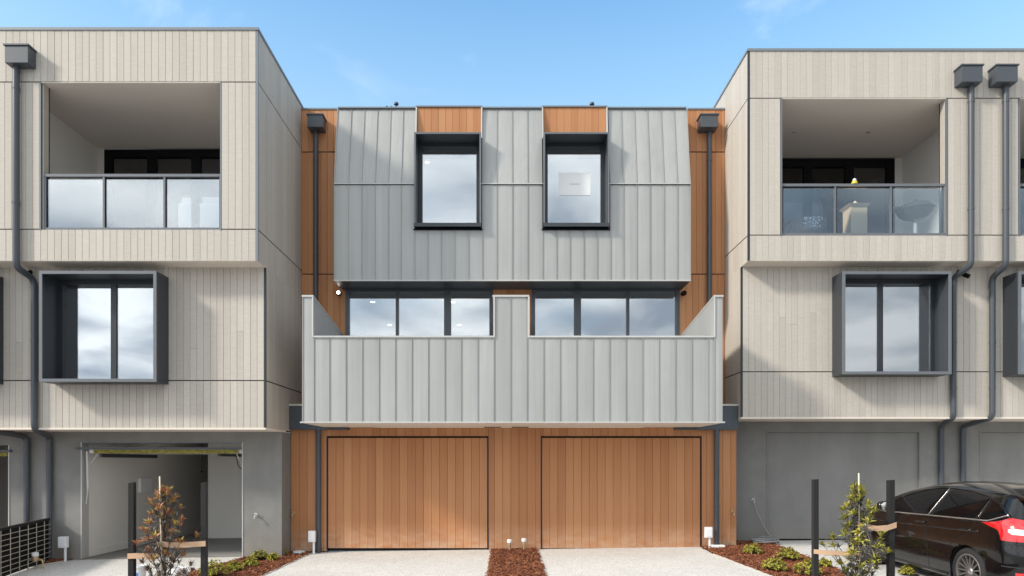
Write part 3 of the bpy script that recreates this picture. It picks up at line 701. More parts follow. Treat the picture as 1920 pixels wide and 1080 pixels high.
wbr, holer = window_box(rgt, 1580, 1784, 509, 701.5, 105.3, RM, 1653, 0.085)
wbr2, holer2 = window_box(rgt, 1910, 2114, 509, 701.5, 105.3, RM, 1985, 0.085)
XM = XR + 0.032
right_row(zmj + 0.01, zm1, XM, ym, [holer, holer2], 0.45); right_row(zm0, zmj - 0.01, XM, ym, [holer, holer2], 0.0)
wall_holes(rgt, 'middle_wall', 'wallback', XR + 0.02, XRX, zm0 + 0.002, zm1 - 0.002, ym + bd, ym + 0.19, [holer, holer2])
box(rgt, 'corner_trim', 'frame', XR - 0.004, XR + 0.030, ym - 0.004, ym + 0.03, zm0, zm1 - 0.002)
for z0_, z1_ in ((zmj + 0.012, zb - 0.001), (zm0, zmj - 0.012)):
    clad_joined(rgt, 'pale', 'y', ym + 0.032, YO, z0_, z1_, XR, PITCH, -1)
box(rgt, 'side_wall', 'wallback', XR + 0.022, XR + 0.2, ym + 0.2, yb, zm0, zb)
room(rgt, holer[0] - 0.6, holer[1] + 0.8, zm0 + 0.3, zm1 - 0.15, ym + 0.21, ym + 5)
room(rgt, holer2[0] - 0.4, holer2[1] + 0.8, zm0 + 0.3, zm1 - 0.15, ym + 0.21, ym + 5)
box(rgt, 'lower_soffit', 'soffit', XR - 0.004, XRX, ym - 0.014, yg + 0.25, zm0 - 0.035, zm0 - 0.001)
zg1 = zm0 - 0.036; gz = gh(6.5, yg); zg0 = gz - 0.4
gopr = (X(1437, RG), X(1726, RG), gz, Z(808, RG)); gopr2 = (X(1836, RG), X(2125, RG), gz, Z(808, RG))
XGL = X(1385, RG)
wall_holes(rgt, 'garage_wall', 'render', XR - 0.0, XRX, zg0, zg1, yg, yg + 0.22, [(q[0], q[1], zg0 - 1, q[3]) for q in (gopr, gopr2)])
for q in (gopr, gopr2):
    d_ = box(rgt, 'garage_door', 'door', q[0] + 0.035, q[1] - 0.03, yg + 0.05, yg + 0.1, q[2] + 0.035, q[3] - 0.035)
    MB().box(q[0], q[0] + 0.034, yg - 0.008, yg + 0.1, q[2], q[3]).build('jamb', M['render'], d_)
    MB().box(q[1] - 0.029, q[1], yg - 0.008, yg + 0.1, q[2], q[3]).build('jamb', M['render'], d_)
    MB().box(q[0] + 0.035, q[1] - 0.03, yg - 0.008, yg + 0.1, q[3] - 0.03, q[3]).build('head', M['render'], d_)
    MB().box(q[0] + 0.036, q[1] - 0.031, yg + 0.06, yg + 0.09, q[2] + 0.003, q[2] + 0.034).build('rubber_seal', M['black'], d_)
box(rgt, 'garage_back', 'wallback', XR + 0.1, XRX, yg + 0.3, yg + 0.4, zg0, zg1)
yup, ymp, ygp = yu - 0.075, ym - 0.075, yg - 0.075
for (hx0, hx1, pu, pm, pg, side) in ((1803, 1846, 1821, 1788, 1765, -1), (1868, 1912, 1886, 1861, 1806, -1)):
    rain_head(rgt, X(hx0, 107), X(hx1, 107), Z(152, 107), Z(119, 107), yu, Y(RU) - Y(107))
    xu, xm_, xg = X(pu, 105.6), X(pm, 102.6), X(pg, 96)
    downpipe(rgt, [(xu, yup, Z(152, 106.5)), (xu, yup, Z(498, 105.6)), (xm_, ymp, Z(520, 102.6)), (xm_, ymp, zm0 - 0.015), (xg, ygp, zm0 - 0.13), (xg, ygp, gz)], r_,
             [(xu, yup, Z(190, 105.6)), (xu, yup, Z(392, 105.6)), (xm_, ymp, Z(642, 102.6)), (xm_, ymp, Z(728, 102.6))])
MB().tube([(X(1797, RM), ymp + 0.25, zb - 0.02), (X(1797, RM), ymp + 0.02, zb - 0.14), (X(1806, RM), ymp - 0.1, zb - 0.25)], 0.045, 10).build('pipe_stub', M['black'], rgt, smooth=40)
tap(rgt, X(1411, RG), yg, Z(938, RG), 'galv')

# ------------------------------------------------------------------ centre block
ctr = thing('townhouse', (0, Y(CB), gh(0, Y(CB))), 'centre townhouse pair in grey standing seam metal with orange timber garage doors', 'building')
PO = 0.139
ztop = Z(206, O)
# upper orange wall: strips either side of the metal, with shadow gaps
zo1, zo2, zo0 = Z(285, O), Z(514, O), Z(760, O)
xml, xmr = X(627, CM), X(1294, CM)
wlx0, wlx1 = X(648, O), X(924, O); wrx0, wrx1 = X(997, O), X(1274, O)
zw1, zw0 = Z(541, O), Z(712, O)
wholes = [(wlx0, wlx1, zw0, zw1), (wrx0, wrx1, zw0, zw1)]
dorm = []
SD = F * K / (Y(CM) - 0.13)
for (fx0, fx1) in ((776.5, 902), (1019, 1142.5)):
    dorm.append((X(fx0, SD), X(fx1, SD), Z(424, SD), Z(248, SD)))
for a, b in ((XL + 0.003, xml + 0.1), (xmr - 0.1, XR - 0.003)):
    clad(ctr, 'orange', a, b, zo1 + 0.012, ztop, YO, PO); clad(ctr, 'orange', a, b, zo2 + 0.012, zo1 - 0.012, YO, PO)
clad(ctr, 'orange', XL + 0.003, XR - 0.003, zo0, zo2 - 0.012, YO, PO, wholes + [(xml + 0.1, xmr - 0.1, zw1 + 0.14, 99)])
wall_holes(ctr, 'rear_wall', 'wallback', XL + 0.003, XR - 0.003, zo0 - 0.3, ztop - 0.02, YO + bd, YO + 0.16, wholes + [(d[0]+0.06, d[1]-0.06, d[2]+0.06, d[3]-0.12) for d in dorm])
box(ctr, 'roof', 'cap', XL + 0.003, XR - 0.003, YO + 0.18, yb, ztop - 0.3, ztop - 0.1)
for a, b in ((XL + 0.004, X(632, O)), (X(1289, O), XR - 0.004)):
    box(ctr, 'capping', 'cap', a, b, YO - 0.02, YO + 0.2, ztop, ztop + 0.035)
# windows behind the balcony
for (a, b, ms) in ((wlx0, wlx1, ((744.5, 0.06), (839, 0.15))), (wrx0, wrx1, ((1083, 0.15), (1177.5, 0.06)))):
    window_unit(ctr, a, b, zw0, zw1, YO - 0.02, [(X(p, O), w) for p, w in ms], 0.075, depth=0.12, frame='pipe')
rz1 = zw1 + 0.12
room(ctr, XL + 0.25, -0.13, zw0, rz1, YO + 0.17, YO + 5.5); room(ctr, 0.13, XR - 0.25, zw0, rz1, YO + 0.17, YO + 5.5)
for px, py in ((699, 566), (731, 609), (849, 566), (861, 609)):
    s_ = (VY - py) * K / (rz1 - CAMZ); downlight(ctr, X(px, s_), Y(s_), rz1 - 0.002, 'lamp', 0.055)
# metal upper volume
ZM0, ZMJ = Z(527, CM), Z(346, CM); YM = Y(CM); ZMT = Z(205, CMT); YMT = Y(CMT)
br = [627,653,678,703,728,752,777,802,827,852,878,904,931,960,989,1017,1043,1068,1094,1119,1144,1168,1193,1218,1244,1269,1294]
PCA = {}
def pan_mesh(w, h, m='zinc', rib=0.02):
    k = (round(w, 3), round(h, 3), m)
    if k in PCA: return PCA[k]
    b = MB(); n = 4; bow = 0.006
    prof = [(0, 0.004), (0, -rib), (0.010, -rib), (0.010, 0.0)] + [(0.010 + (w - 0.012) * i / n, -bow * math.sin(math.pi * i / n)) for i in range(1, n + 1)] + [(w - 0.002, 0.004)]
    b.prism(prof, 'z', 0, h); PCA[k] = b.mesh('metal_panel', M[m]); return PCA[k]
ang = math.atan2(YMT - YM, ZMT - ZMJ); hs_ = math.hypot(YMT - YM, ZMT - ZMJ)
def pan(x0, x1, z0, z1, y, rx=0.0, h=None):
    o = bpy.data.objects.new('metal_panel', pan_mesh(x1 - x0, h if h else z1 - z0)); link(o, ctr, (x0, y - random.uniform(0, 0.002), z0)); o.rotation_euler.x = rx
for a, b in zip(br, br[1:]):
    xa, xb = X(a, CM), X(b, CM); mid = (xa + xb) / 2
    ind = [d for d in dorm if d[0] < mid < d[1]]
    top = dorm[0][2] - 0.045 if ind else ZMJ - 0.014
    pan(xa, xb, ZM0 + 0.02, top, YM)
    if not ind: pan(xa, xb, ZMJ + 0.012, ZMT, YM, -ang, hs_ - 0.02)
# joint flashings between the runs
runs = [(xml, dorm[0][0]), (dorm[0][1], dorm[1][0]), (dorm[1][1], xmr)]
for a, b in runs:
    box(ctr, 'joint_flashing', 'zinclite', a - 0.006, b + 0.006 if b == xmr else b - 0.006, YM - 0.034, YM + 0.02, ZMJ - 0.002, ZMJ + 0.016)
    box(ctr, 'joint_gap', 'black', a, b - 0.004, YM - 0.01, YM + 0.02, ZMJ - 0.0135, ZMJ - 0.003)
    box(ctr, 'ridge_flashing', 'cap', a + 0.01, b - 0.01, YMT - 0.05, YMT + 0.25, ZMT + 0.004, ZMT + 0.032)
    MB().prism([(YM + 0.03, ZM0 + 0.02), (YM + 0.03, ZMJ), (YMT + 0.03, ZMT - 0.005), (YO + 0.02, ZMT - 0.005), (YO + 0.02, ZM0 + 0.02)], 'x', a + 0.004, b - 0.004).build('metal_backing', M['fascia'], ctr)
for d in dorm: box(ctr, 'metal_backing', 'fascia', d[0] + 0.004, d[1] - 0.004, YM + 0.03, YO + 0.02, ZM0 + 0.02, d[2] - 0.05)
for xe, sg in ((xml, -1), (xmr, 1)):
    e0, e1 = sorted((xe, xe + sg * 0.006)); MB().prism([(YM - 0.028, ZM0), (YM - 0.028, ZMJ), (YMT - 0.028, ZMT), (YO - 0.002, ZMT), (YO - 0.002, ZM0)], 'x', e0, e1).build('end_flashing', M['zinc'], ctr)
box(ctr, 'base_flashing', 'zinclite', xml - 0.008, xmr + 0.008, YM - 0.036, YM + 0.02, ZM0 - 0.006, ZM0 + 0.018)
box(ctr, 'upper_soffit', 'fascia', xml, xmr, YM + 0.0205, YO - 0.003, ZM0 - 0.004, ZM0 + 0.0195)
# dormer boxes
for i, d in enumerate(dorm):
    x0, x1, z0, z1 = d; yf = YM - 0.12; t = 0.04
    wb = MB(); wb.box(x0, x0+t, yf, YO + 0.14, z0, z1); wb.box(x1-t, x1, yf, YO + 0.14, z0, z1); wb.box(x0+t, x1-t, yf, YO + 0.14, z1-t, z1); wb.box(x0+t, x1-t, yf, YO + 0.14, z0+0.02, z0+0.07)
    o = wb.build('dormer_box', M['boxgrey'], ctr)
    e = MB(); e.box(x0-0.003, x0+t*0.75, yf-0.01, yf-0.001, z0, z1+0.004); e.box(x1-t*0.75, x1+0.003, yf-0.01, yf-0.001, z0, z1+0.004); e.box(x0+t*0.75, x1-t*0.75, yf-0.01, yf-0.001, z1-t*0.75, z1+0.004)
    e.build('lit_front_edge', M['edge'], o)  # dormer paint again, lightened in colour where the front catches light
    MB().box(x0-0.006, x1+0.006, yf-0.025, yf-0.011, z0-0.01, z0+0.065).build('sill', M['boxgrey'], o)
    MB().box(x0-0.03, x1+0.03, YM-0.05, YM+0.02, z0-0.042, z0-0.024).build('sill_flashing', M['black'], o)
    fx0, fx1, fz0, fz1 = x0+t, x1-t, z0+0.07, z1-t; yw = YM + 0.30; fw = 0.075
    fr = MB(); fr.box(fx0, fx0+fw, yw, yw+0.1, fz0, fz1); fr.box(fx1-fw, fx1, yw, yw+0.1, fz0, fz1); fr.box(fx0+fw, fx1-fw, yw, yw+0.1, fz1-0.06, fz1); fr.box(fx0+fw, fx1-fw, yw, yw+0.1, fz0, fz0+0.02)
    fr.build('window_frame', M['frame'], o)
    MB().box(fx0+fw, fx1-fw, yw+0.045, yw+0.057, fz0+0.02, fz1-0.06).build('pane', M['glass'], o)
    if i == 1:
        sp_ = F*K/(yw+0.04)
        pp = thing('paper_sheet', (X(1077.5, sp_), yw+0.04, Z(366, sp_)), 'white rectangular paper notice stuck on the right dormer window', 'paper')
        MB().box(X(1048, sp_), X(1107, sp_), yw+0.039, yw+0.043, Z(366, sp_), Z(324, sp_)).build('sheet', M['paper'], pp)
        MB().box(X(1068, sp_), X(1087, sp_), yw+0.037, yw+0.0385, Z(346, sp_), Z(344.5, sp_)).build('print_line', M['print'], pp)
    room(ctr, x0 - 0.8, x1 + 0.6, z0 - 0.5, z1 - 0.05, YO + 0.17, YO + 4)
    # orange infill panel above and its pale cheeks
    zi0, zi1 = z1 + 0.004, ZMT + 0.012; yp = YMT - 0.05; n = 9; w = (x1 - x0 - 0.03) / n
    clad(ctr, 'orange', x0 + 0.015, x1 - 0.015, zi0, zi1, yp, w)
    box(ctr, 'infill_backing', 'wallback', x0 + 0.006, x1 - 0.006, yp + bd, YO, zi0, zi1 - 0.01)
    box(ctr, 'capping', 'cap', x0 - 0.01, x1 + 0.01, yp - 0.03, yp + 0.45, zi1 + 0.002, zi1 + 0.03)
    for xa in (x0, x1):
        MB().prism([(YMT - 0.17, z1 + 0.003), (YMT - 0.075, zi1), (YMT + 0.1, zi1), (YMT + 0.1, z1 + 0.003)], 'x', xa - 0.014, xa + 0.013).build('cheek_flashing', M['zinclite'], ctr)
dl = dorm[0]; s_ = (VY - 304) * K / (dl[3] - 0.052 - CAMZ)
downlight(ctr, X(801, s_), Y(s_), dl[3] - 0.052, 'lamp', 0.04)
# rain heads and pipes on the orange strips
for (h0, h1, pu, pl) in ((574, 606, 591.5, 597), (1313, 1349, 1330.5, 1344)):
    rain_head(ctr, X(h0, 97), X(h1, 97), Z(237, 97), Z(212, 97), YO, YO - Y(97))
    xu = X(pu, 95.6); yo = YO - 0.075; downpipe(ctr, [(xu, yo, Z(237, 96.5)), (xu, yo, zo0 + 0.3)], 0.052, [(xu, yo, Z(300, 95.6)), (xu, yo, Z(480, 95.6))])
    xl = X(pl, 100.6); downpipe(ctr, [(xl, yC - 0.075, Z(800, CG)), (xl, yC - 0.075, gh(xl, yC) - 0.02)], 0.052, [(xl, yC - 0.075, 0.9)])
    box(ctr, 'pipe_shoe', 'pipe', xl - 0.05, xl + 0.05, yC - 0.13, yC - 0.003, 0.0, 0.05)
# wall lights
for px, lit in ((637, True), (1280, False)):
    w = MB(); w.lathe([(0.045, 0.0), (0.045, -0.03), (0.018, -0.032), (0.018, -0.07)], (X(px, O), YO - 0.003, Z(551, O)), 16, axis='y')
    w.lathe([(0.03, 0.05), (0.05, 0.03), (0.055, -0.03), (0.045, -0.055), (0.0, -0.056)], (X(px, O), YO - 0.11, Z(552, O)), 16, axis='y')
    wl = w.build('wall_light', M['black'], ctr, smooth=40)
    if lit: MB().lathe([(0.0, -0.012), (0.02, -0.010), (0.034, 0.0)], (X(px, O) + 0.01, YO - 0.17, Z(552, O)), 14, axis='y').build('lamp', M['lamp'], wl, smooth=True)
# balcony box in standing seam metal
yb_ = Y(CB); zB0, zBp, zBf = Z(792, CB), Z(632, CB), Z(556, CB)
bx0, bx1 = X(567, CB), X(1355, CB); fi0, fi1 = X(588, CB), X(1338, CB); cf0, cf1 = X(928, CB), X(990, CB)
bbr = [567, 588, 617, 648, 679, 710, 741, 771.5, 802, 833, 864, 895, 926, 956.5, 987, 1018, 1049, 1080, 1111, 1142, 1173.5, 1205, 1236.5, 1268, 1300, 1331, 1355]
bbr = [567, 588] + [617 + 30.85 * i for i in range(24)] + [1355]
bbr = sorted(b for b in bbr if b <= 1355)
bbr = [b for i, b in enumerate(bbr) if i == 0 or b - bbr[i-1] > 6]
for a, b in zip(bbr, bbr[1:]):
    mid = (a + b) / 2
    top = zBf - 0.012 if (mid < 588 or mid > 1338 or 926 < mid < 989) else zBp - 0.012
    if a < 1338 < b:
        o = None
        for aa, bb, tt in ((a, 1338, zBp - 0.012), (1338, b, zBf - 0.012)):
            if bb - aa > 2: pan(X(aa, CB), X(bb, CB), zB0 + 0.012, tt, yb_)
        continue
    pan(X(a, CB), X(b, CB), zB0 + 0.012, top, yb_)
box(ctr, 'parapet_core', 'zinc', fi0, cf0, yb_ + 0.006, yb_ + 0.16, zB0 + 0.03, zBp - 0.02); box(ctr, 'parapet_core', 'zinc', cf1, fi1, yb_ + 0.006, yb_ + 0.16, zB0 + 0.03, zBp - 0.02)
MB().box(cf0, cf1, yb_ + 0.006, YO - 0.03, zB0 + 0.03, zBf - 0.02).build('dividing_fin', M['zinc'], ctr)
for a, b in ((bx0, fi0), (fi1, bx1)):
    zbk = CAMZ + (VY - 575) / O * K
    MB().prism([(yb_ + 0.006, zB0 + 0.03), (YO - 0.004, zB0 + 0.03), (YO - 0.004, zBf - 0.30), (yb_ + 0.006, zBf - 0.015)], 'x', a + 0.003, b - 0.003).build('side_fin', M['zinc'], ctr)
    MB().hexa([(a - 0.004, yb_ - 0.034, zBf - 0.012), (b + 0.004, yb_ - 0.034, zBf - 0.012), (b + 0.004, YO - 0.03, zBf - 0.296), (a - 0.004, YO - 0.03, zBf - 0.296),
               (a - 0.004, yb_ - 0.034, zBf + 0.02), (b + 0.004, yb_ - 0.034, zBf + 0.02), (b + 0.004, YO - 0.03, zBf - 0.27), (a - 0.004, YO - 0.03, zBf - 0.27)]).build('fin_capping', M['zinclite'], ctr)
for a, b in ((fi0 + 0.006, cf0 - 0.03), (cf1 + 0.03, fi1 - 0.006)):
    box(ctr, 'parapet_capping', 'zinclite', a, b, yb_ - 0.034, yb_ + 0.19, zBp - 0.012, zBp + 0.02)
box(ctr, 'fin_capping', 'zinclite', cf0 - 0.045, cf1 + 0.02, yb_ - 0.034, YO - 0.035, zBf - 0.012, zBf + 0.022)
for x_ in (cf0 - 0.029, cf1): box(ctr, 'fin_edge', 'zinclite', x_, x_ + 0.028, yb_ - 0.034, yb_ + 0.19, zBp - 0.012, zBf - 0.0125)
for x_ in (fi0 - 0.022, fi1): box(ctr, 'fin_edge', 'zinclite', x_, x_ + 0.022, yb_ - 0.031, yb_ + 0.004, zBp - 0.005, zBf - 0.0125)
box(ctr, 'balcony_floor', 'render', fi0 - 0.002, fi1 + 0.002, yb_ + 0.161, YO - 0.006, zB0 + 0.05, zB0 + 0.25)
box(ctr, 'base_flashing', 'zinclite', bx0 - 0.03, bx1 + 0.03, yb_ - 0.05, yb_ + 0.02, zB0 - 0.012, zB0 + 0.012)
box(ctr, 'balcony_soffit', 'soffit', bx0, bx1, yb_ + 0.021, yC - 0.001, zB0 - 0.010, zB0 + 0.028)
for a, b in ((908, 939), (960, 991)):
    v = MB(); s_ = 101.3; y0 = Y(s_)
    for k in range(5): v.box(X(a, s_), X(b, s_), y0 - 0.08 + k*0.03, y0 - 0.064 + k*0.03, zB0 - 0.018, zB0 - 0.0105)
    v.build('soffit_vent', M['black'], ctr)
# garage level
zg = gh(0, yC); zgt = zB0 - 0.012
gl = (X(613, CG), X(915.5, CG)); gr = (X(1014.5, CG), X(1315, CG)); zgd = Z(818.5, CG)
dholes = [(gl[0], gl[1], -5, zgd), (gr[0], gr[1], -5, zgd)]
clad(ctr, 'orange', XL + 0.003, XR - 0.003, zg - 0.03, zgt, yC, 0.168, dholes)
wall_holes(ctr, 'garage_wall', 'wallback', XL + 0.003, XR - 0.003, zg - 0.3, zgt, yC + bd, yC + 0.2, dholes)
for q in (gl, gr):
    d_ = box(ctr, 'garage_door', 'black', q[0], q[1], yC + 0.045, yC + 0.09, zg - 0.02, zgd)
    x0, x1 = q[0] + 0.018, q[1] - 0.018; n = 20; w = (x1 - x0) / n
    clad(d_, 'orange', x0, x1, zg + 0.03, zgd - 0.028, yC + 0.018, w - 1e-6, name='plank')
    for a in (q[0], q[1]): MB().box(a - 0.008, a + 0.008, yC - 0.008, yC + 0.044, zg, zgd + 0.012).build('jamb', M['frame'], d_)
    MB().box(q[0] + 0.009, q[1] - 0.009, yC - 0.008, yC + 0.044, zgd - 0.012, zgd + 0.008).build('head', M['black'], d_)
zf1, zf0 = Z(762, CG), Z(806, CG)
for a, b in ((XL - 0.06, bx0 + 0.5), (bx1 - 0.5, XR + 0.06)):
    a2, b2 = max(a, XL + 0.002), min(b, XR - 0.002)
    box(ctr, 'fascia', 'fascia', a2, b2, yC - 0.12, yC - 0.002, zf0, zf1)
    box(ctr, 'ledge_capping', 'kerb', a2, b2, yC - 0.14, YO - 0.004, zf1 + 0.001, zf1 + 0.04)
tap(ctr, X(551, CG), yC, Z(962, CG)); tap(ctr, X(1373, CG), yC, Z(960, CG))
# roof top vents (aerials)
for px, lab in ((743, 'left'), (1110, 'right')):
    y0 = YO + 0.8; s_ = F*K / y0; z0 = Z(203, s_)
    a = MB(); a.tube([(X(px, s_), y0, ztop - 0.1), (X(px, s_), y0, z0 + 0.10)], 0.012, 8)
    a.lathe([(0.0, 0.05), (0.05, 0.02), (0.055, -0.02), (0.0, -0.05)], (X(px, s_), y0, z0 + 0.10), 10)
    for k in range(6): a.tube([(X(px, s_) - 0.25 + 0.1*k, y0, z0 + 0.02), (X(px, s_) - 0.2 + 0.1*k, y0, z0 + 0.055 - 0.008*k)], 0.012, 6)
    a.tube([(X(px, s_) - 0.26, y0, z0 + 0.02), (X(px, s_) + 0.34, y0, z0 + 0.02)], 0.015, 6)
    a.build('roof_aerial', M['frame'], ctr, smooth=40)
#OBJECTS_BELOW
# ------------------------------------------------------------------ materials for the small things
M['paint'] = mat('black_car_paint', (0.003, 0.003, 0.0035), 0.25, 0.0, 0.2, 0.8)
M['paint'].node_tree.nodes['Principled BSDF'].inputs['Coat Roughness'].default_value = 0.03
M['carglass'] = mat('tinted_car_glass', (0.003, 0.003, 0.004), 0.04, 0.0, 0.3)
M['chrome'] = mat('brushed_trim', (0.55, 0.54, 0.52), 0.25, 0.9)
M['rubber'] = painted('tyre_rubber', (0.02, 0.02, 0.021), 0.8, 0.2, 0.2, 40)
M['rim'] = mat('grey_alloy', (0.23, 0.22, 0.21), 0.35, 0.75)
M['red'] = mat('red_lens', (0.55, 0.010, 0.014), 0.12, 0.0, 0.6, 1.0)
M['lens'] = mat('clear_lens', (0.75, 0.76, 0.76), 0.15, 0.0, 0.6, 1.0)
M['well'] = mat('wheel_well', (0.008, 0.008, 0.008), 0.9)
M['stake'] = painted('black_stake_timber', (0.013, 0.012, 0.012), 0.8, 0.4, 0.5, 25)
M['hessian'] = painted('hessian_strap', (0.55, 0.36, 0.23), 0.9, 0.3, 0.6, 60)
M['bamboo'] = painted('bamboo', (0.62, 0.54, 0.42), 0.6, 0.2, 0.1, 20)
M['bark'] = painted('shrub_bark', (0.10, 0.07, 0.05), 0.9, 0.4, 0.4, 40)
def leaf(name, a, b_):
    m = mat(name, rough=0.55); b = NB(m); r = b.rnd(); b.color(b.ramp(r, [(0.0, a), (1.0, b_)]))
    return m
M['copper'] = leaf('copper_leaf', (0.26, 0.085, 0.04), (0.60, 0.26, 0.13))
M['lime'] = leaf('lime_leaf', (0.24, 0.24, 0.03), (0.58, 0.52, 0.08))
M['olive'] = leaf('olive_leaf', (0.07, 0.08, 0.022), (0.18, 0.18, 0.045))
M['greyleaf'] = leaf('grey_old_leaf', (0.045, 0.045, 0.04), (0.24, 0.22, 0.19))
M['hose'] = mat('grey_hose', (0.30, 0.30, 0.31), 0.5)
M['blueprint'] = mat('blue_print', (0.12, 0.32, 0.70), 0.5)
M['wire'] = mat('galvanised_wire', (0.55, 0.50, 0.43), 0.5, 0.2)
M['cream'] = painted('cream_paint', (0.85, 0.60, 0.38), 0.6, 0.1, 0.05)
M['steel'] = mat('enamel_grey', (0.06, 0.066, 0.072), 0.25, 0.2)
M['wicker'] = painted('dark_wicker', (0.06, 0.06, 0.065), 0.7, 0.5, 0.6, 60)
M['figyellow'] = mat('yellow_glaze', (0.62, 0.52, 0.05), 0.4)
def cushion():
    m = mat('patterned_fabric', rough=0.9); b = NB(m)
    v = b.n('ShaderNodeTexVoronoi', {'Vector': b.pos(), 'Scale': 22.0}).outputs['Distance']
    b.color(b.ramp(v, [(0.28, (0.75, 0.76, 0.78)), (0.38, (0.10, 0.13, 0.17))])); return m
M['cushion'] = cushion()

# ------------------------------------------------------------------ car
CX, CY = 7.27, 9.63
croot = thing('parked_car', (CX, CY, gh(CX - 0.5, CY + 0.3)), 'glossy black hatchback with red tail light parked facing the grey garage door', 'car')
cz0 = WO[croot.name].z
def lerp(tab, x):
    if x <= tab[0][0]: return tab[0][1]
    for (a, fa), (b, fb) in zip(tab, tab[1:]):
        if x <= b:
            t = (x - a) / (b - a); t2 = t
            return fa + (fb - fa) * t2
    return tab[-1][1]
def smooth_tab(tab):
    xs = [t[0] for t in tab]; ys = [t[1] for t in tab]; n = len(xs); m = []
    for i in range(n):
        if i == 0: m.append((ys[1]-ys[0])/(xs[1]-xs[0]))
        elif i == n-1: m.append((ys[-1]-ys[-2])/(xs[-1]-xs[-2]))
        else: m.append((ys[i+1]-ys[i-1])/(xs[i+1]-xs[i-1]))
    def f(x):
        if x <= xs[0]: return ys[0]
        if x >= xs[-1]: return ys[-1]
        for i in range(n-1):
            if x <= xs[i+1]:
                h = xs[i+1]-xs[i]; t = (x-xs[i])/h
                return (2*t**3-3*t*t+1)*ys[i] + (t**3-2*t*t+t)*h*m[i] + (-2*t**3+3*t*t)*ys[i+1] + (t**3-t*t)*h*m[i+1]
    return f
ztf = smooth_tab([(-0.95, 1.40), (-0.62, 1.448), (-0.2, 1.495), (0.4, 1.525), (0.9, 1.525), (1.3, 1.49), (1.65, 1.40), (2.0, 1.25), (2.45, 1.03), (2.75, 0.97), (3.1, 0.87), (3.35, 0.76), (3.5, 0.58)])
low = smooth_tab([(0.16, 0.80), (0.22, 0.855), (0.32, 0.875), (0.45, 0.892), (0.62, 0.905), (0.74, 0.906), (0.86, 0.893), (0.97, 0.876), (1.1, 0.855)])
urear = smooth_tab([(0.16, -0.70), (0.3, -0.84), (0.5, -0.90), (0.66, -0.90), (0.78, -0.87), (0.92, -0.86), (1.05, -0.82), (1.2, -0.74), (1.36, -0.64), (1.45, -0.60), (1.52, -0.58)])
def zbelt(u): return 1.062 - 0.042 * (u + 0.3)
def plan(u): return 1.0 - (0.30 * ((u - 2.3) / 1.2) ** 2.4 if u > 2.3 else 0.0)
def vside(u, z):
    zb_ = min(zbelt(u), ztf(u) - 0.10)
    v = low(min(z, zb_)) if z <= zb_ else low(zb_) - 0.012 - (z - zb_) * 0.56 - 0.16 * (z - zb_) ** 2
    return v * plan(u)
def zrail(u): return ztf(u) - (0.085 if u < 1.4 else 0.085 - 0.045 * min(1, (u - 1.4) / 0.9))
UC, NE = -0.22, 3.6
def rear(th, z):
    V = vside(UC, z); c, sn = max(0, math.cos(th)), max(0, math.sin(th))
    return UC + (urear(z) - UC) * sn ** (2/NE), V * c ** (2/NE)
def cpt(v, u, z): return Vector((CX + v, CY + u, cz0 + z))
NS, NR = 34, 10
rings = []
us = [3.5 - i * (3.5 - UC) / 100 for i in range(101)]
for u in us:
    zr = zrail(u); row = []
    for i in range(NS + 1):
        z = 0.16 + (zr - 0.16) * i / NS; row.append((u, vside(u, z), z))
    vr = vside(u, zr)
    for i in range(1, NR + 1):
        g = i / NR; row.append((u, vr * (1 - g), zr + (ztf(u) - zr) * (1 - (1 - g) ** 2.2)))
    rings.append(row)
for k in range(1, 31):
    th = math.pi / 2 * k / 30; row = []; zr = zrail(UC)
    ur = rear(th, zr)[0]
    zr = zrail(ur)
    for i in range(NS + 1):
        z = 0.16 + (zr - 0.16) * i / NS; u_, v_ = rear(th, z); row.append((u_, v_, z))
    u_, vr, _ = row[-1]
    for i in range(1, NR + 1):
        g = i / NR; row.append((u_, vr * (1 - g), zr + (ztf(u_) - zr) * (1 - (1 - g) ** 2.2)))
    rings.append(row)
WHEELS = (0.0, 2.65); WZ, WR = 0.325, 0.365
body = MB(); ncol = NS + NR + 1
for side in (-1, 1):
    base = len(body.v); bad = {}
    for ri, row in enumerate(rings):
        for ci, (u, v, z) in enumerate(row):
            for wu in WHEELS:
                d = math.hypot(u - wu, z - WZ)
                if ci <= NS and abs(d - WR) < 0.022 and d > 1e-6:
                    u = wu + (u - wu) * WR / d; z = WZ + (z - WZ) * WR / d; v = vside(max(u, UC), z)
                if ci <= NS and d < WR - 0.022: bad[ri * ncol + ci] = True
            body.v.append(tuple(cpt(side * v, u, z)))
    for ri in range(len(rings) - 1):
        for ci in range(ncol - 1):
            q = (ri*ncol+ci, ri*ncol+ci+1, (ri+1)*ncol+ci+1, (ri+1)*ncol+ci)
            if any(i in bad for i in q): continue
            q = tuple(i + base for i in q)
            body.f.append(q if side > 0 else q[::-1]); body.m.append(0)
    fr_ = [base + i for i in range(ncol)]
    body.f.append(tuple(fr_) if side < 0 else tuple(fr_[::-1])); body.m.append(0)
cbody = body.build('body', M['paint'], croot, smooth=50)
und = MB(); und.box(CX-0.78, CX+0.78, CY-0.72, CY+3.3, cz0+0.17, cz0+0.24)
for wu in WHEELS:
    for sd in (-1, 1): und.lathe([(0.0, -sd*0.301), (WR+0.01, -sd*0.30), (WR+0.01, 0.0), (WR+0.02, 0.0), (WR+0.02, -sd*0.31), (0.0, -sd*0.311)], (CX + sd*0.87, CY + wu, cz0 + WZ), 36, axis='x')
und.build('underbody', M['well'], croot)
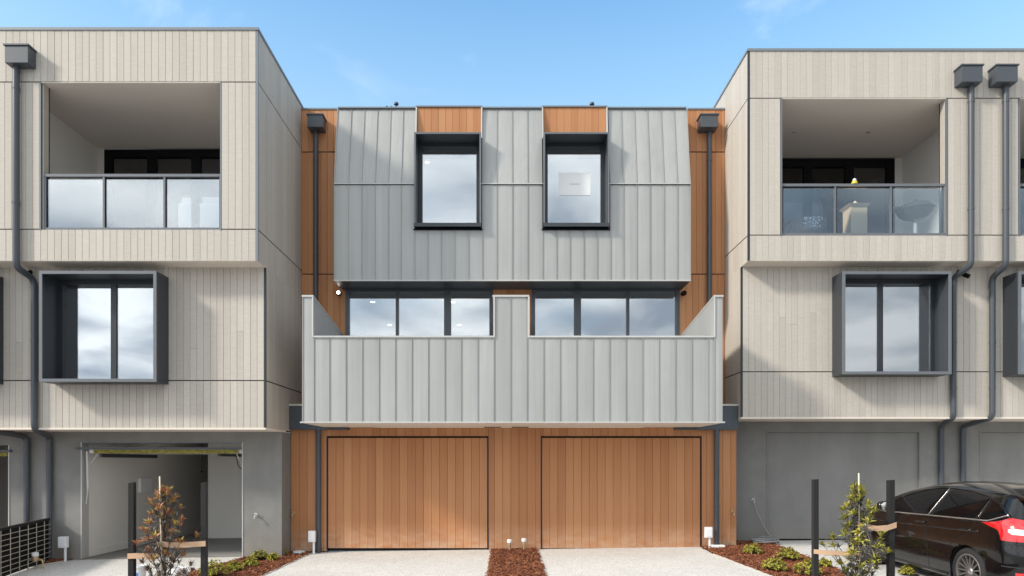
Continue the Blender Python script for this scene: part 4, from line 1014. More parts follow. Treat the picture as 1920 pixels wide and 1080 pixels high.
def side_patch(name, m, poly, off, sd=-1, parent=None, n=14):
    """polygon in (u,z) laid on the flank, raised by off"""
    us_ = [p[0] for p in poly]; u0, u1 = min(us_), max(us_); b = MB(); cols = []
    for i in range(n + 1):
        u = u0 + (u1 - u0) * (0.002 + 0.996 * i / n); zs = []
        for (a, c) in zip(poly, poly[1:] + poly[:1]):
            if (a[0] - u) * (c[0] - u) <= 0 and a[0] != c[0]: zs.append(a[1] + (c[1]-a[1]) * (u-a[0]) / (c[0]-a[0]))
        cols.append((u, min(zs), max(zs)))
    k = 6
    for (u, zl, zh) in cols:
        for j in range(k + 1):
            z = zl + (zh - zl) * j / k; b.v.append(tuple(cpt(sd * (vside(u, z) + off), u, z)))
    for i in range(n):
        for j in range(k):
            a = i*(k+1)+j; b.f.append((a, a+1, a+k+2, a+k+1)); b.m.append(0)
    o = b.build(name, M[m], parent or croot, smooth=True)
    return o
def side_line(name, m, pts, r, sd=-1, off=0.004, parent=None):
    P = []
    for (a, c) in zip(pts, pts[1:]):
        for i in range(8): t = i/8; P.append((a[0]+(c[0]-a[0])*t, a[1]+(c[1]-a[1])*t))
    P.append(pts[-1])
    return MB().tube([cpt(sd * (vside(u, z) + off), u, z) for u, z in P], r, 6).build(name, M[m], parent or croot, smooth=True)
tw, bw = [(-0.60, 1.165), (-0.35, 1.285), (-0.05, 1.362), (0.4, 1.408), (0.85, 1.41), (1.25, 1.365), (1.6, 1.27), (1.9, 1.13), (2.2, 0.985)], None
topf = smooth_tab(tw)
def dlo(u0, u1, n=8, tilt0=0.0, tilt1=0.0):
    up = [(u0 + (u1-u0)*i/n, topf(u0 + (u1-u0)*i/n)) for i in range(n+1)]
    lo = [(u0 + tilt0 + (u1+tilt1-u0-tilt0)*i/n, zbelt(u0 + (u1-u0)*i/n) + 0.012) for i in range(n+1)]
    return up + lo[::-1]
for sd in (-1, 1):
    side_patch('side_window', 'carglass', dlo(0.83, 2.12, 10, 0.10, 0.0), 0.005, sd)
    side_patch('side_window', 'carglass', dlo(-0.12, 0.74, 8, 0.02, 0.10), 0.005, sd)
    side_patch('quarter_window', 'carglass', [(-0.57, 1.17), (-0.35, 1.27), (-0.17, 1.325), (-0.15, zbelt(-0.15)+0.012), (-0.32, zbelt(-0.3)+0.018)], 0.005, sd)
    side_line('chrome_strip', 'chrome', [(2.15, zbelt(2.15)), (0.8, zbelt(0.8)), (-0.33, zbelt(-0.33)), (-0.62, 1.168)], 0.011, sd)
    side_line('roof_trim', 'paint', [(u_, topf(u_) + 0.014) for u_ in (-0.62, -0.4, -0.1, 0.3, 0.7, 1.0, 1.3, 1.6, 1.9, 2.15)], 0.008, sd)
    side_line('pillar_strip', 'chrome', [(0.79, topf(0.79)), (0.90, zbelt(0.9)+0.01)], 0.006, sd)  # bright strip added to stand in for a reflection on the B-pillar
    side_line('pillar_strip', 'paint', [(-0.145, topf(-0.145)), (-0.12, zbelt(-0.12)+0.01)], 0.008, sd)
    for line in ([(0.86, zbelt(0.86)), (0.86, 0.55), (0.84, 0.24)], [(-0.14, zbelt(-0.1)), (-0.02, 0.86), (0.30, 0.70), (0.40, 0.45)], [(1.95, zbelt(1.95)), (2.02, 0.6), (1.98, 0.24)]):
        side_line('door_seam', 'well', line, 0.004, sd, -0.001)
    side_line('side_crease', 'paint', [(2.2, 0.80), (1.0, 0.845), (0.0, 0.89), (-0.2, 0.90)], 0.012, sd, -0.004)
    side_line('sill_strip', 'rubber', [(2.2, 0.215), (0.45, 0.215)], 0.02, sd, 0.0)
    for u_ in (1.02, 0.02):
        h = MB().tube(bend(cpt(sd*(vside(u_+0.1, 0.90)+0.0), u_+0.11, 0.895), [cpt(sd*(vside(u_, 0.9)+0.035), u_+0.09, 0.90), cpt(sd*(vside(u_, 0.9)+0.035), u_-0.08, 0.905), cpt(sd*vside(u_, 0.9), u_-0.11, 0.90)], 0.03), 0.013, 8)
        h.build('door_handle', M['paint'], croot, smooth=True)
    mr = MB(); c = cpt(sd*1.02, 1.80, 1.07)
    mr.lathe([(0.0, -0.10), (0.05, -0.095), (0.082, -0.06), (0.09, 0.0), (0.082, 0.05), (0.05, 0.085), (0.0, 0.095)], c, 18, axis='x')
    mr.v = [(x, c.y + (y - c.y) * 0.75, c.z + (z - c.z) * 0.85) for x, y, z in mr.v]
    mo = mr.build('door_mirror', M['paint'], croot, smooth=True)
    MB().lathe([(0.0, -0.004), (0.066, 0.0), (0.07, 0.006)], (c.x, c.y - 0.068, c.z), 18, axis='y').build('mirror_glass', M['chrome'], mo, smooth=True)
    MB().tube([cpt(sd*0.84, 1.86, 0.99), cpt(sd*0.95, 1.82, 1.03)], 0.022, 8).build('mirror_arm', M['paint'], mo, smooth=True)
    # tail light wrapped round the rear corner
    def rpatch(name, m, tab, off, parent=None, n=26, k=6, nrm=True):
        b = MB()
        for i in range(n + 1):
            t = i / n; th = tab[0][0] + (tab[-1][0] - tab[0][0]) * t
            zl = lerp([(a, l) for a, l, h in tab], th); zh = lerp([(a, h) for a, l, h in tab], th)
            for j in range(k + 1):
                z = zl + (zh - zl) * j / k; u_, v_ = rear(th, z)
                nx, ny = math.cos(th) ** 0.8 if th < 1.57 else 0, -math.sin(th) ** 0.8 if th > 0 else 0
                b.v.append(tuple(cpt(sd * (v_ + off * nx), u_ + off * ny, z)))
        for i in range(n):
            for j in range(k): a = i*(k+1)+j; b.f.append((a, a+1, a+k+2, a+k+1)); b.m.append(0)
        return b.build(name, M[m], parent or croot, smooth=True)
    D = R(1)
    tl = rpatch('tail_light', 'red', [(0.3*D, 1.035, 1.04), (4*D, 1.005, 1.05), (16*D, 0.965, 1.08), (21*D, 0.84, 1.10), (30*D, 0.835, 1.13), (48*D, 0.835, 1.11), (60*D, 0.85, 0.99)], 0.012)
    rpatch('reversing_lens', 'lens', [(29*D, 0.955, 0.985), (34*D, 0.925, 1.0), (60*D, 0.92, 0.985)], 0.018, tl)
    rpatch('rear_reflector', 'red', [(38*D, 0.40, 0.44), (56*D, 0.40, 0.44)], 0.008)
    rpatch('rear_window_half', 'carglass', [(48*D, 1.16, 1.30), (56*D, 1.12, 1.38), (90*D, 1.10, 1.385)], 0.006)
    rpatch('bumper_trim', 'rubber', [(20*D, 0.50, 0.515), (90*D, 0.50, 0.515)], 0.004)
    rpatch('tailgate_seam', 'well', [(30*D, 0.79, 0.796), (90*D, 0.79, 0.796)], 0.003)
sp_b = MB(); pr = [(-0.40, 1.462), (-0.62, 1.452), (-0.80, 1.425), (-0.815, 1.412), (-0.80, 1.40), (-0.6, 1.385), (-0.45, 1.40)]
nsp = 13
for i in range(nsp):
    t = -1 + 2 * i / (nsp - 1); v = 0.60 * t; dz = -0.045 * abs(t) ** 3; du = 0.14 * abs(t) ** 3
    for (u, z) in pr: sp_b.v.append(tuple(cpt(v, u + du * (1 if u < -0.5 else 0.2), z + dz)))
for i in range(nsp - 1):
    for j in range(len(pr)):
        j2 = (j + 1) % len(pr); a = i*len(pr); sp_b.f.append((a+j, a+j2, a+len(pr)+j2, a+len(pr)+j)); sp_b.m.append(0)
sp_b.f += [tuple(range(len(pr))), tuple(range((nsp-1)*len(pr), nsp*len(pr)))]; sp_b.m += [0, 0]
sp_b.build('roof_spoiler', M['paint'], croot, smooth=40)
def wheel(u, sd):
    c = cpt(sd * 0.775, u, WZ)
    t = MB(); r = 0.325
    t.lathe([(0.232, -0.095), (0.275, -0.115), (0.305, -0.108), (r, -0.08), (r, 0.08), (0.305, 0.108), (0.275, 0.115), (0.232, 0.095)], c, 48, axis='x', cap=False)
    for k in range(60):
        a = 2*math.pi*k/60; b_ = a + 0.035
        for x0, x1 in ((-0.10, -0.045), (0.045, 0.10)):
            pts = []
            for x in (x0, x1):
                for aa in (a, b_):
                    for rr in (r - 0.01 - (0.012 if abs(x) > 0.09 else 0), r + 0.004 - (0.012 if abs(x) > 0.09 else 0)): pts.append((c.x + x, c.y + rr*math.cos(aa), c.z + rr*math.sin(aa)))
            t.add(pts, [(0,1,3,2),(4,6,7,5),(0,4,5,1),(2,3,7,6),(1,5,7,3)])
    w = t.build('wheel', M['rubber'], croot, smooth=35)
    rm = MB(); o = sd * 0.1
    rm.lathe([(0.222, -o*0.9), (0.228, o*0.9), (0.246, o*1.02), (0.240, o*1.06), (0.222, o*1.0), (0.212, o*0.7), (0.212, -o*0.5)], c, 40, axis='x', cap=False)
    rm.build('rim', M['rim'], w, smooth=40)
    MB().lathe([(0.0, o*0.1), (0.21, o*0.1), (0.21, 0.0), (0.0, 0.0)], c, 24, axis='x').build('brake', M['well'], w)
    sk = MB()
    for k in range(15):
        a = 2*math.pi*k/15; ca, sa = math.cos(a), math.sin(a); pts = []
        for rr, hw, dx in ((0.045, 0.0125, 0.72), (0.218, 0.0085, 0.98)):
            for dd in (0.0, -0.28):
                for q in (-1, 1): pts.append((c.x + o*(dx+dd), c.y + rr*ca - q*hw*sa, c.z + rr*sa + q*hw*ca))
        sk.add(pts, [(0,1,5,4),(2,6,7,3),(0,4,6,2),(1,3,7,5),(4,5,7,6)])
    sk.build('spokes', M['rim'], w)
    MB().lathe([(0.0, o*0.86), (0.028, o*0.84), (0.05, o*0.74), (0.055, o*0.4)], c, 20, axis='x').build('hub_cap', M['chrome'], w, smooth=True)
for wu in WHEELS:
    for sd in (-1, 1): wheel(wu, sd)
fl = MB(); fl.box(CX-0.26, CX+0.26, CY-0.905, CY-0.895, cz0+0.60, cz0+0.71); fl.build('number_plate', M['plastic'], croot)
croot.rotation_euler = (R(1.68), 0, R(2.0))

# ------------------------------------------------------------------ plants
def whorl(b, c, d, n, L, w, mats, spread=1.0):
    d = d.normalized(); a = d.orthogonal().normalized(); e = d.cross(a)
    for k in range(n):
        q = 2*math.pi*(k + random.random()*0.7)/n; el = random.uniform(0.15, 1.15) * spread
        dr = (d*math.cos(el) + (a*math.cos(q) + e*math.sin(q))*math.sin(el)).normalized()
        sd = dr.cross(d); sd = sd.normalized() if sd.length > 1e-3 else a
        l = L*random.uniform(0.65, 1.15); ww = w*random.uniform(0.8, 1.2)
        p0 = c; p1 = c + dr*l*0.45 + d*l*0.06; p2 = c + dr*l - Vector((0,0,1))*l*random.uniform(0.0, 0.22)
        up = sd.cross(dr)*ww*0.3
        b.add([p0, p1 - sd*ww + up, p1, p1 + sd*ww + up, p2], [(0,1,2),(0,2,3),(1,4,2),(2,4,3)], random.choice(mats))
def shrub(name, base, H, prof, nwh, label, mats, tipf, leafL, lw, seed):
    """prof: radius as a function of height fraction; mats list; tipf(h, outer) -> material slots"""
    random.seed(seed); root = thing(name, base, label, 'shrub'); B = Vector(base)
    st = MB(); top = B + Vector((0.02, 0, H)); fo = MB()
    st.tube([B, B + Vector((0.01, 0.0, H*0.4)), B + Vector((-0.01, 0.01, H*0.75)), top], [0.016, 0.013, 0.009, 0.004], 7)
    for i in range(nwh):
        h = (i + random.random()) / nwh; h = 0.12 + 0.88*h
        q = i*2.399 + random.uniform(-0.4, 0.4); rr = prof(h) * random.uniform(0.35, 1.05)
        hb = max(0.08, h - 0.16 - rr*0.3)
        s0 = B + Vector((0, 0, H*hb)); e0 = B + Vector((rr*math.cos(q), rr*math.sin(q), H*h)); mid = s0.lerp(e0, 0.55) + Vector((0,0,-0.03))
        st.tube([s0, mid, e0], [0.006, 0.005, 0.003], 5)
        outer = rr / max(0.01, prof(h))
        dirv = (e0 - mid).normalized() + Vector((0,0,0.5))
        whorl(fo, e0, dirv, 16, leafL, lw, tipf(h, outer)[0], 1.15)
        whorl(fo, e0 + dirv.normalized()*0.012, dirv, 7, leafL*0.55, lw*0.9, tipf(h, outer)[1], 0.6)
        whorl(fo, mid.lerp(e0, 0.5), dirv, 10, leafL*0.95, lw, [len(mats)-1], 1.4)
    st.build('stem', M['bark'], root, smooth=True); fo.build('foliage', [M[m] for m in mats], root)
    return root
SS = 140.0   # real px per metre at the planted row
YS = F / SS
def SP(px, py, s=SS): return Vector(((px - VX)/s, F/s, CAMZ + (VY - py)/s))
lx = SP(308, 1000); lbase = (lx.x, YS, gh(lx.x, YS))
Hl = SP(308, 918).z - lbase[2]
def lt(h, o):
    if h > 0.42: return ([0, 0, 0, 1, 0], [1, 1, 1, 0])
    return ([3, 3, 3, 2, 0], [3, 2, 0])
shrub('banksia_shrub', lbase, Hl, smooth_tab([(0.0, 0.34), (0.30, 0.40), (0.45, 0.22), (0.62, 0.40), (0.72, 0.28), (0.85, 0.20), (1.0, 0.04)]), 78,
      'staked shrub with copper red tips in front of the open garage', ['copper', 'lime', 'olive', 'greyleaf'], lt, 0.115, 0.0105, 3)
rx = SP(1608, 1000); rbase = (rx.x, YS, gh(rx.x, YS))
def rt(h, o):
    if h > 0.30: return ([1, 1, 2], [1, 1, 0])
    return ([2, 1, 3], [1, 2])
shrub('banksia_shrub', rbase, SP(1608, 915).z - rbase[2], smooth_tab([(0.0, 0.12), (0.22, 0.16), (0.38, 0.36), (0.52, 0.44), (0.64, 0.22), (0.74, 0.34), (0.84, 0.14), (1.0, 0.05)]), 74,
      'staked yellow green shrub in front of the black car', ['copper', 'lime', 'olive', 'greyleaf'], rt, 0.125, 0.015, 5)
random.seed(11)
def stake(px, top, w, dy, label):
    p = SP(px, top); y = YS + dy; x = p.x; z0 = gh(x, y) - 0.05; h = w/SS/2
    o = MB()
    o.hexa([(x-h, y-h, z0), (x+h, y-h, z0), (x+h, y+h, z0), (x-h, y+h, z0), (x-h+0.004, y-h, p.z-0.012), (x+h, y-h+0.003, p.z), (x+h-0.003, y+h, p.z-0.004), (x-h, y+h, p.z-0.01)])
    s_ = o.build('garden_stake', M['stake'], None, bevel=0.004)
    return tag(s_, label, 'stake', 'black stakes beside the shrubs')
stake(244, 904, 11, 0.05, 'black timber stake left of the copper tipped shrub'); stake(380, 904, 10.5, 0.05, 'black timber stake right of the copper tipped shrub')
stake(1531.5, 898, 10, 0.05, 'black timber stake left of the yellow green shrub'); stake(1666, 899, 11, -0.05, 'black timber stake in front of the black car door')
def cane(px, top, bx, label):
    p = SP(px, top); b0 = Vector((SP(bx, 1000).x, YS - 0.03, gh(p.x, YS))); p.y = YS - 0.03
    return tag(MB().tube([b0, b0.lerp(p, 0.5) + Vector((0.004, 0, 0)), p], [0.012, 0.011, 0.010], 8).build('bamboo_cane', M['bamboo'], smooth=True), label, 'cane', 'pale canes in the shrubs')
cane(301.5, 893, 306, 'thin pale cane rising above the copper tipped shrub'); cane(1608, 887, 1609, 'thin pale cane rising above the yellow green shrub')
def strap(pts, label, hw=0.036):
    b = MB(); pts = [Vector(p) for p in pts]; n = len(pts)
    for p in pts:
        b.v += [(p.x, p.y - 0.004, p.z - hw), (p.x, p.y - 0.004, p.z + hw), (p.x, p.y + 0.004, p.z + hw), (p.x, p.y + 0.004, p.z - hw)]
    for i in range(n - 1):
        for j in range(4): b.f.append((4*i+j, 4*i+(j+1) % 4, 4*i+4+(j+1) % 4, 4*i+4+j)); b.m.append(0)
    b.f += [(0,1,2,3), tuple(4*(n-1)+j for j in range(4))]; b.m += [0, 0]
    return tag(b.build('tree_tie', M['hessian'], smooth=60), label, 'tie', 'hessian ties round the stakes')
def sp(px, py, dy=0): p = SP(px, py); p.y += dy; return p
strap([sp(303, 1019, -0.03), sp(320, 1020.5, -0.07), sp(345, 1021, -0.06), sp(370, 1020, -0.02), sp(386, 1019, -0.01)], 'tan hessian tie from the copper tipped shrub to its right stake')
strap([sp(239, 1043, 0.0), sp(255, 1042, -0.01), sp(275, 1041.5, -0.04), sp(300, 1042, -0.04)], 'tan hessian tie from the copper tipped shrub to its left stake')
strap([sp(1606, 983, -0.03), sp(1618, 987, -0.09), sp(1635, 989.5, -0.13), sp(1655, 988, -0.12), sp(1673, 983, -0.10)], 'curved tan hessian tie looped round the stake by the car')
strap([sp(1526, 1034, 0.0), sp(1545, 1035.5, -0.03), sp(1575, 1037, -0.05), sp(1610, 1037, -0.04)], 'tan hessian tie from the yellow green shrub to its left stake', 0.03)
def groundcover(px, py, r, label, seed, h=None):
    random.seed(seed); p = G(px, py); root = thing('groundcover_plant', p, label, 'plant', 'small yellow green plants in the mulch')
    b = MB(); st = MB(); h = h or r*1.35
    for i in range(int(60 + r*260)):
        q = random.uniform(0, 6.28); rr = r*math.sqrt(random.random()); e0 = p + Vector((rr*math.cos(q), rr*math.sin(q), h*random.uniform(0.35, 1.0)*(1 - 0.5*(rr/r)**2)))
        st.tube([p + Vector((0,0,0.0)), p.lerp(e0, 0.6) + Vector((0,0,-0.01)), e0], [0.004, 0.003, 0.002], 4)
        whorl(b, e0, (e0 - p) + Vector((0,0,0.1)), 9, 0.048, 0.012, [0, 0, 0, 0, 1], 1.2)
    st.build('stem', M['bark'], root); b.build('foliage', [M['lime'], M['olive']], root)
for px, py, r, lab, sd in ((1412, 1040, 0.16, 'yellow green plant beside the coiled hose', 1), (1452, 1072, 0.18, 'small bushy plant nearest the centre driveway in the right bed', 2),
        (1478, 1052, 0.18, 'low wide yellow plant in the middle of the right bed', 3), (1516, 1080, 0.20, 'yellow plant left of the stake in the right bed', 4), (1545, 1065, 0.12, 'small yellow plant right of the stake in the right bed', 5),
        (1700, 1079, 0.10, 'tiny yellow plant on the concrete edge below the car sill', 6), (402, 1084, 0.24, 'large low yellow plant right of the copper shrub', 7), (440, 1072, 0.13, 'small yellow plant nearest the front of the left bed', 8),
        (470, 1064, 0.13, 'leafy yellow plant in the middle of the left bed', 9), (487, 1052, 0.15, 'yellow plant against the grey garage pier', 10), (511, 1052, 0.11, 'small plant beside the garage pier corner', 12), (529, 1040, 0.11, 'thin plant between grey pier and orange wall', 13)):
    groundcover(px, py, r, lab, sd)
random.seed(21)

# ------------------------------------------------------------------ services and small things outside
def utility_box(px0, px1, py0, py1, pyb, s, lab):
    x0, x1, z0, z1, y = X(px0, s), X(px1, s), Z(py1, s), Z(py0, s), Y(s); xc = (x0+x1)/2 + 0.03
    g = gh(xc, y); root = thing('utility_box', (xc, y, g), lab, 'meter box', 'white utility boxes')
    o = MB().box(x0, x1, y-0.06, y+0.04, z0, z1).build('box', M['plastic'], root, bevel=0.012)
    MB().box(x0+0.02, x1-0.02, y-0.066, y-0.061, z0+0.03, z1-0.03).build('cover', M['plastic'], root, bevel=0.004)
    MB().tube([(xc, y, g - 0.02), (xc, y, z0 + 0.01)], 0.024, 12).build('conduit', M['plastic'], root, smooth=40)
utility_box(111.5, 127.5, 1006, 1027, 1050, 105.5, 'white utility box on a conduit beside the open garage')
utility_box(579, 592, 995, 1016, 1034, 101.5, 'white utility box left of the orange garage doors')
utility_box(1321, 1335, 988, 1008, 1039, 101.5, 'white utility box right of the orange garage doors')
def standpipe(px, py0, pyb, lab, s=101.6, cw=0.05):
    x, y, zt_ = X(px, s), Y(s), Z(py0, s); g = gh(x, y); root = thing('standpipe', (x, y, g), lab, 'water pipe')
    MB().tube([(x, y, g - 0.02), (x, y, zt_ - 0.07)], 0.02, 10).lathe([(0.028, 0), (0.032, 0.02), (0.028, 0.05)], (x, y, zt_ - 0.13), 8).build('pipe', M['brass'], root, smooth=40)
    MB().lathe([(cw*0.9, 0.0), (cw, 0.01), (cw, 0.055), (cw*0.85, 0.07), (0, 0.072)], (x, y, zt_ - 0.075), 16).build('cap', M['plastic'], root, smooth=40)
standpipe(955.5, 1011, 1036, 'white capped water pipe nearer the left orange door'); standpipe(982.5, 1009, 1034, 'white capped water pipe nearer the right orange door')
# water meter by the mesh screen
s_ = 112.0; x, y = X(66, s_), Y(s_); g = gh(x, y); wm = thing('water_meter', (x, y, g), 'brass water meter with white cap in front of the mesh screen', 'water meter')
MB().tube(bend((x-0.14, y, g-0.02), [(x-0.14, y, g+0.17), (x+0.14, y, g+0.17), (x+0.14, y, g-0.02)], 0.05), 0.018, 10).lathe([(0.05, -0.05), (0.06, 0.0), (0.05, 0.05)], (x, y, g+0.19), 14).build('pipework', M['brass'], wm, smooth=40)
MB().lathe([(0.055, 0.0), (0.06, 0.02), (0.055, 0.07), (0, 0.075)], (x, y, g+0.235), 16).build('cap', M['plastic'], wm, smooth=40)
# drain covers
p = G(563, 1037); tag(MB().lathe([(0.13, -0.01), (0.13, 0.035), (0.115, 0.042), (0.10, 0.036), (0.0, 0.036)], (p.x, yC - 0.16, gh(p.x, yC) + 0.01), 24).build('drain_cover', M['plastic'], smooth=40), 'round white drain cover in the left bed by the orange wall', 'drain cover')
p = G(1364, 1037); tag(MB().box(p.x-0.14, p.x+0.14, yC-0.25, yC-0.06, gh(p.x, yC)-0.01, gh(p.x, yC)+0.06).build('drain_box', M['plastic'], bevel=0.01), 'flat white drain box in the right bed by the orange wall', 'drain cover')
# hose
tx, tz = X(1411, RG), Z(938, RG); ty = yR - 0.11; hp = [(tx, ty, tz - 0.06), (tx + 0.03, ty - 0.02, tz - 0.2), (tx + 0.14, ty - 0.05, tz - 0.48), (tx + 0.32, ty - 0.10, tz - 0.78)]
c0 = G(1420, 1024); hp += [(tx + 0.42, yR - 0.25, gh(tx, yR) + 0.06)]
hose = MB(); P = bend(hp[0], hp[1:], 0.12)
for k in range(0, 90):
    q = k / 89 * math.pi * 2 * 4.3; rr = 0.27 - 0.03*math.sin(q*0.31) - 0.0006*k; P.append(Vector((tx + 0.13 + rr*math.cos(q)*1.05, yR - 0.40 + rr*math.sin(q)*0.9, gh(tx, yR-0.4) + 0.03 + 0.0011*k + 0.012*math.sin(q*1.7))))
tag(hose.tube(P, 0.0125, 8).build('garden_hose', M['hose'], smooth=True), 'grey garden hose hanging from the tap and coiled on the mulch', 'hose')
# white tubs behind the left shrub
for px, lab, blue in ((261, 'white plastic tub with blue print by the left stake', True), (335, 'white plastic tub under the middle of the copper shrub', False)):
    s_ = 129.0; x, y = X(px, s_), Y(s_); g = gh(x, y); zt_ = Z(1060 if blue else 1064, s_)
    tb = thing('plastic_tub', (x, y, g), lab, 'tub')
    h = zt_ - g; MB().lathe([(0.0, 0.0), (0.085, 0.002), (0.108, h-0.03), (0.12, h-0.03), (0.12, h), (0.105, h), (0.08, 0.02), (0.0, 0.02)], (x, y, g), 28).build('bucket', M['plastic'], tb, smooth=40)
    if blue:
        lb = MB(); n = 8
        for i in range(n + 1):
            q = math.pi*1.5 + (-0.75 + 1.1*i/n)
            for t in (0.2, 0.75):
                rr = 0.085 + 0.023*t*h/(h-0.03) + 0.002; lb.v.append((x + rr*math.cos(q), y + rr*math.sin(q), g + t*(h-0.03)))
        for i in range(n): lb.f.append((2*i, 2*i+2, 2*i+3, 2*i+1)); lb.m.append(0)
        lb.build('printed_label', M['blueprint'], tb, smooth=True)
# mesh screen on the left
A = Vector((X(93, 104.8), Y(104.8), 0)); Bq = Vector((X(0, 121.0), Y(121.0), 0)); Cq = A + (Bq - A) * 1.55
zt0 = Z(973, 104.8); sc = thing('mesh_screen', ((A.x+Cq.x)/2, (A.y+Cq.y)/2, gh(A.x, A.y)), 'dark framed wire mesh screen beside the left garage pier', 'screen')
def bar(a, za, b, zb_, w, name, m):
    d = (b - a); d.z = 0; d.normalize(); nn = Vector((-d.y, d.x, 0)) * w/2; up = Vector((0,0,w/2))
    a = Vector((a.x, a.y, za)); b = Vector((b.x, b.y, zb_))
    return MB().hexa([a-nn-up, b-nn-up, b+nn-up, a+nn-up, a-nn+up, b-nn+up, b+nn+up, a+nn+up]).build(name, M[m], sc)
gA, gC = gh(A.x, A.y) + 0.02, gh(Cq.x, Cq.y) + 0.02; zt1 = zt0 - 0.05
bar(A, zt0, Cq, zt1, 0.05, 'top_rail', 'stake'); bar(A, gA + 0.02, Cq, gC + 0.02, 0.035, 'bottom_rail', 'stake')
for P_, g_ in ((A, gA), (Cq, gC)): MB().box(P_.x-0.03, P_.x+0.03, P_.y-0.03, P_.y+0.03, g_-0.1, zt0 if P_ is A else zt1).build('post', M['stake'], sc)
dn_ = (Cq - A).normalized(); off = Vector((dn_.y, -dn_.x, 0)) * 0.04
pb = MB().hexa([(A.x, A.y, gA), (Cq.x, Cq.y, gC), (Cq.x-0.02, Cq.y-0.004, gC), (A.x-0.02, A.y-0.004, gA), (A.x, A.y, zt0-0.02), (Cq.x, Cq.y, zt1-0.02), (Cq.x-0.02, Cq.y-0.004, zt1-0.02), (A.x-0.02, A.y-0.004, zt0-0.02)])
pb.build('dark_panel', M['black'], sc)
side_n = Vector((-dn_.y, dn_.x, 0)); side_n = side_n if side_n.x > 0 else -side_n
for k in range(1, 9):
    t = k / 9; bar(A + side_n*0.03, gA + (zt0-gA)*t - 0.01, Cq + side_n*0.03, gC + (zt1-gC)*t - 0.01, 0.010, 'mesh_wire', 'wire')
for k in range(1, 9):
    t = k / 9; q = A.lerp(Cq, t) + side_n*0.042; MB().box(q.x-0.005, q.x+0.005, q.y-0.005, q.y+0.005, gA+(gC-gA)*t, zt0+(zt1-zt0)*t-0.02).build('mesh_wire', M['wire'], sc)

# ------------------------------------------------------------------ things on the balconies
zfl = Z(430, LU) - 0.06; yq = Y(LU) + 0.35; s_ = F*K/yq
for a, b, lab in ((334, 357, 'narrow white board standing behind the left balcony glass'), (374.5, 412, 'wide white board standing behind the left balcony glass')):
    t_ = thing('white_board', ((X(a, s_)+X(b, s_))/2, yq, zfl), lab, 'board', 'white boards on the left balcony')
    MB().box(X(a, s_), X(b, s_), yq, yq+0.03, zfl, Z(381, s_)).build('panel', M['paper'], t_, bevel=0.004)
    MB().box(X(a, s_)+0.01, X(b, s_)-0.01, yq+0.031, yq+0.05, zfl, zfl+0.04).build('foot', M['galv'], t_)
zfr = Z(441, RU) - 0.06; yq = Y(RU) + 0.75; s_ = F*K/yq
x = X(1717, s_); bq = thing('kettle_barbecue', (x, yq, zfr), 'round grey kettle barbecue behind the right balcony glass', 'barbecue')
zb0 = Z(412, s_); zm_ = Z(395, s_)
MB().lathe([(0.0, 0.0), (0.14, 0.012), (0.24, 0.05), (0.32, 0.11), (0.36, zm_-zb0)], (x, yq, zb0), 32).build('bowl', M['steel'], bq, smooth=50)
MB().lathe([(0.37, 0.0), (0.365, 0.02), (0.27, 0.11), (0.10, 0.165), (0.0, 0.17)], (x, yq, zm_+0.005), 32).build('lid', M['steel'], bq, smooth=50)
MB().tube(bend((x-0.05, yq, zm_+0.17), [(x-0.05, yq, zm_+0.22), (x+0.05, yq, zm_+0.22), (x+0.05, yq, zm_+0.17)], 0.02), 0.012, 8).build('lid_handle', M['frame'], bq, smooth=True)
MB().tube([(x, yq, zfr+0.02), (x, yq, zb0+0.01)], 0.045, 12).build('pedestal', M['galv'], bq, smooth=40)
MB().lathe([(0.24, 0.0), (0.24, 0.015), (0.18, 0.05), (0.05, 0.07)], (x, yq, zfr), 28).build('base', M['steel'], bq, smooth=40)
MB().box(x-0.62, x-0.36, yq-0.16, yq+0.16, zm_+0.0, zm_+0.025).build('side_shelf', M['frame'], bq)
yq = Y(RU) + 0.55; s_ = F*K/yq; x = X(1603, s_); cp = thing('garden_pedestal', (x, yq, zfr), 'cream square pedestal behind the middle balcony glass', 'pedestal')
zp1 = Z(388, s_); w_ = 0.17
MB().box(x-w_, x+w_, yq-w_, yq+w_, zfr+0.06, zp1-0.06).build('shaft', M['cream'], cp, bevel=0.01)
MB().box(x-w_-0.03, x+w_+0.03, yq-w_-0.03, yq+w_+0.03, zfr, zfr+0.06).build('plinth', M['cream'], cp, bevel=0.008)
MB().hexa([(x-w_, yq-w_, zp1-0.059), (x+w_, yq-w_, zp1-0.059), (x+w_, yq+w_, zp1-0.059), (x-w_, yq+w_, zp1-0.059), (x-w_-0.06, yq-w_-0.06, zp1), (x+w_+0.06, yq-w_-0.06, zp1), (x+w_+0.06, yq+w_+0.06, zp1), (x-w_-0.06, yq+w_+0.06, zp1)]).build('cap', M['cream'], cp, bevel=0.006)
MB().lathe([(0.05, 0.0), (0.07, 0.05), (0.03, 0.10), (0.0, 0.13)], (x, yq, zp1), 16).build('finial', M['cream'], cp, smooth=50)
yq = Y(RU) + 0.06; zr_ = Z(343, RU); x = X(1605, RU)
orn = thing('ornament', (x, yq, zr_), 'small yellow and white ornament sitting on the right balcony rail', 'ornament')
MB().lathe([(0.055, 0.0), (0.06, 0.02), (0.05, 0.05), (0.02, 0.065)], (x, yq, zr_), 14).build('base', M['figyellow'], orn, smooth=60)
MB().lathe([(0.0, 0.0), (0.032, 0.012), (0.036, 0.03), (0.022, 0.05), (0.0, 0.055)], (x, yq, zr_+0.055), 14).build('top', M['plastic'], orn, smooth=60)
yq = Y(RU) + 0.8; s_ = F*K/yq; x = X(1505, s_); ch = thing('lounge_chair', (x, yq, zfr), 'dark wicker lounge chair with patterned cushion behind the balcony glass', 'chair')
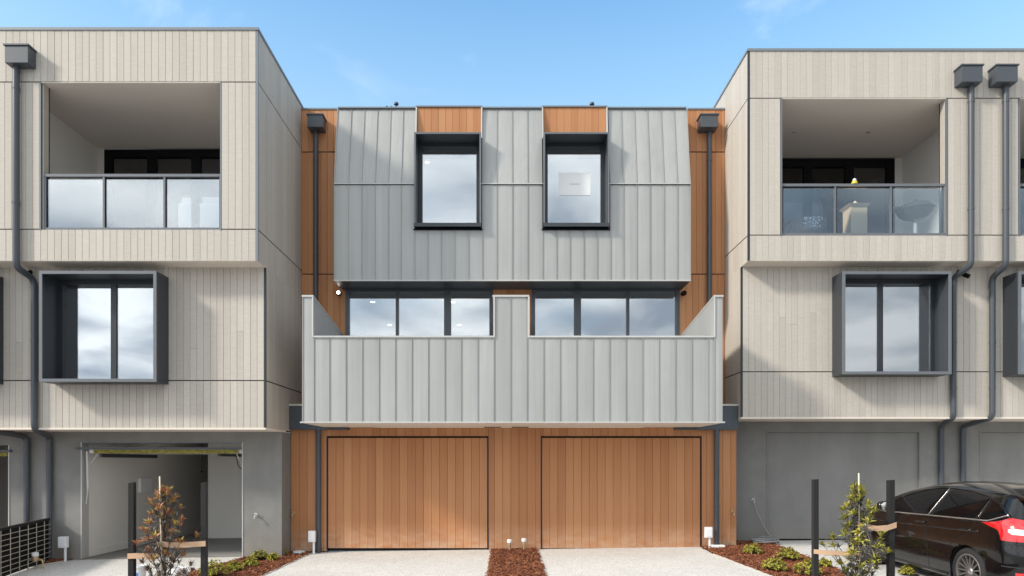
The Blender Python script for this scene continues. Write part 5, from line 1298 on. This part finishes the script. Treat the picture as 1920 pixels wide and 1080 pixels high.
MB().box(x-0.32, x+0.32, yq-0.3, yq+0.32, zfr+0.30, zfr+0.37).build('seat', M['wicker'], ch, bevel=0.02)
MB().hexa([(x-0.32, yq+0.26, zfr+0.38), (x+0.32, yq+0.26, zfr+0.38), (x+0.32, yq+0.33, zfr+0.38), (x-0.32, yq+0.33, zfr+0.38), (x-0.32, yq+0.42, zfr+0.82), (x+0.32, yq+0.42, zfr+0.82), (x+0.32, yq+0.49, zfr+0.82), (x-0.32, yq+0.49, zfr+0.82)]).build('backrest', M['wicker'], ch, bevel=0.02)
for sx in (-1, 1):
    MB().box(x+sx*0.34-0.03, x+sx*0.34+0.03, yq-0.3, yq+0.3, zfr+0.53, zfr+0.57).build('armrest', M['wicker'], ch, bevel=0.01)
    for sy in (-0.27, 0.27): MB().box(x+sx*0.34-0.022, x+sx*0.34+0.022, yq+sy-0.022, yq+sy+0.022, zfr, zfr+0.529).build('leg', M['wicker'], ch)
cu = MB(); cu.box(x+0.0, x+0.42, yq-0.10, yq-0.0, zfr+0.39, zfr+0.72); cb2 = cu.build('cushion', M['cushion'], None, bevel=0.04)
tag(cb2, 'navy and white patterned cushion on the wicker lounge chair', 'cushion'); cb2.rotation_euler.x = R(-14)

# ------------------------------------------------------------------ trees across the street, mirrored low in the windows
M['treeleaf'] = leaf('dark_tree_leaf', (0.02, 0.03, 0.012), (0.06, 0.08, 0.03))
def far_tree(x, y, H, label, seed):
    random.seed(seed); g = gh(x, y) - 0.03; root = thing('tree', (x, y, g), label, 'tree', 'trees across the street')
    st = MB().tube([(x, y, g), (x + 0.2, y, g + H*0.4), (x, y + 0.1, g + H*0.8)], [0.28, 0.2, 0.08], 8); fo = MB(); lobes = []
    for i in range(16):
        q = random.uniform(0, 6.28); h = random.uniform(0.38, 0.95); rr = H*0.28*math.sin(math.pi*min(1, (h-0.2)))*random.uniform(0.3, 1.0)
        c = Vector((x + rr*math.cos(q), y + rr*math.sin(q), g + H*h)); lobes.append(c); st.tube([(x + 0.1, y, g + H*0.35), c], [0.08, 0.02], 5)
    for c in lobes:
        for k in range(110):
            d = Vector((random.gauss(0,1), random.gauss(0,1), random.gauss(0,0.8))).normalized() * H*0.11*random.uniform(0.4, 1.1)
            a = Vector((random.gauss(0,1), random.gauss(0,1), random.gauss(0,1))).normalized(); b = a.orthogonal().normalized(); p = c + d; r = random.uniform(0.14, 0.32)
            fo.add([p - a*r, p + b*r*0.5, p + a*r, p - b*r*0.5], [(0,1,2,3)])
    st.build('trunk', M['bark'], root, smooth=True); fo.build('crown', M['treeleaf'], root)
far_tree(-40.5, -40, 11.3, 'dark leafy tree mirrored low in the left box window', 31)
far_tree(34, -42, 10.4, 'dark leafy tree mirrored low in the right box window', 32)
far_tree(42, -47, 11.5, 'taller dark tree mirrored beside another in the right box window', 33)
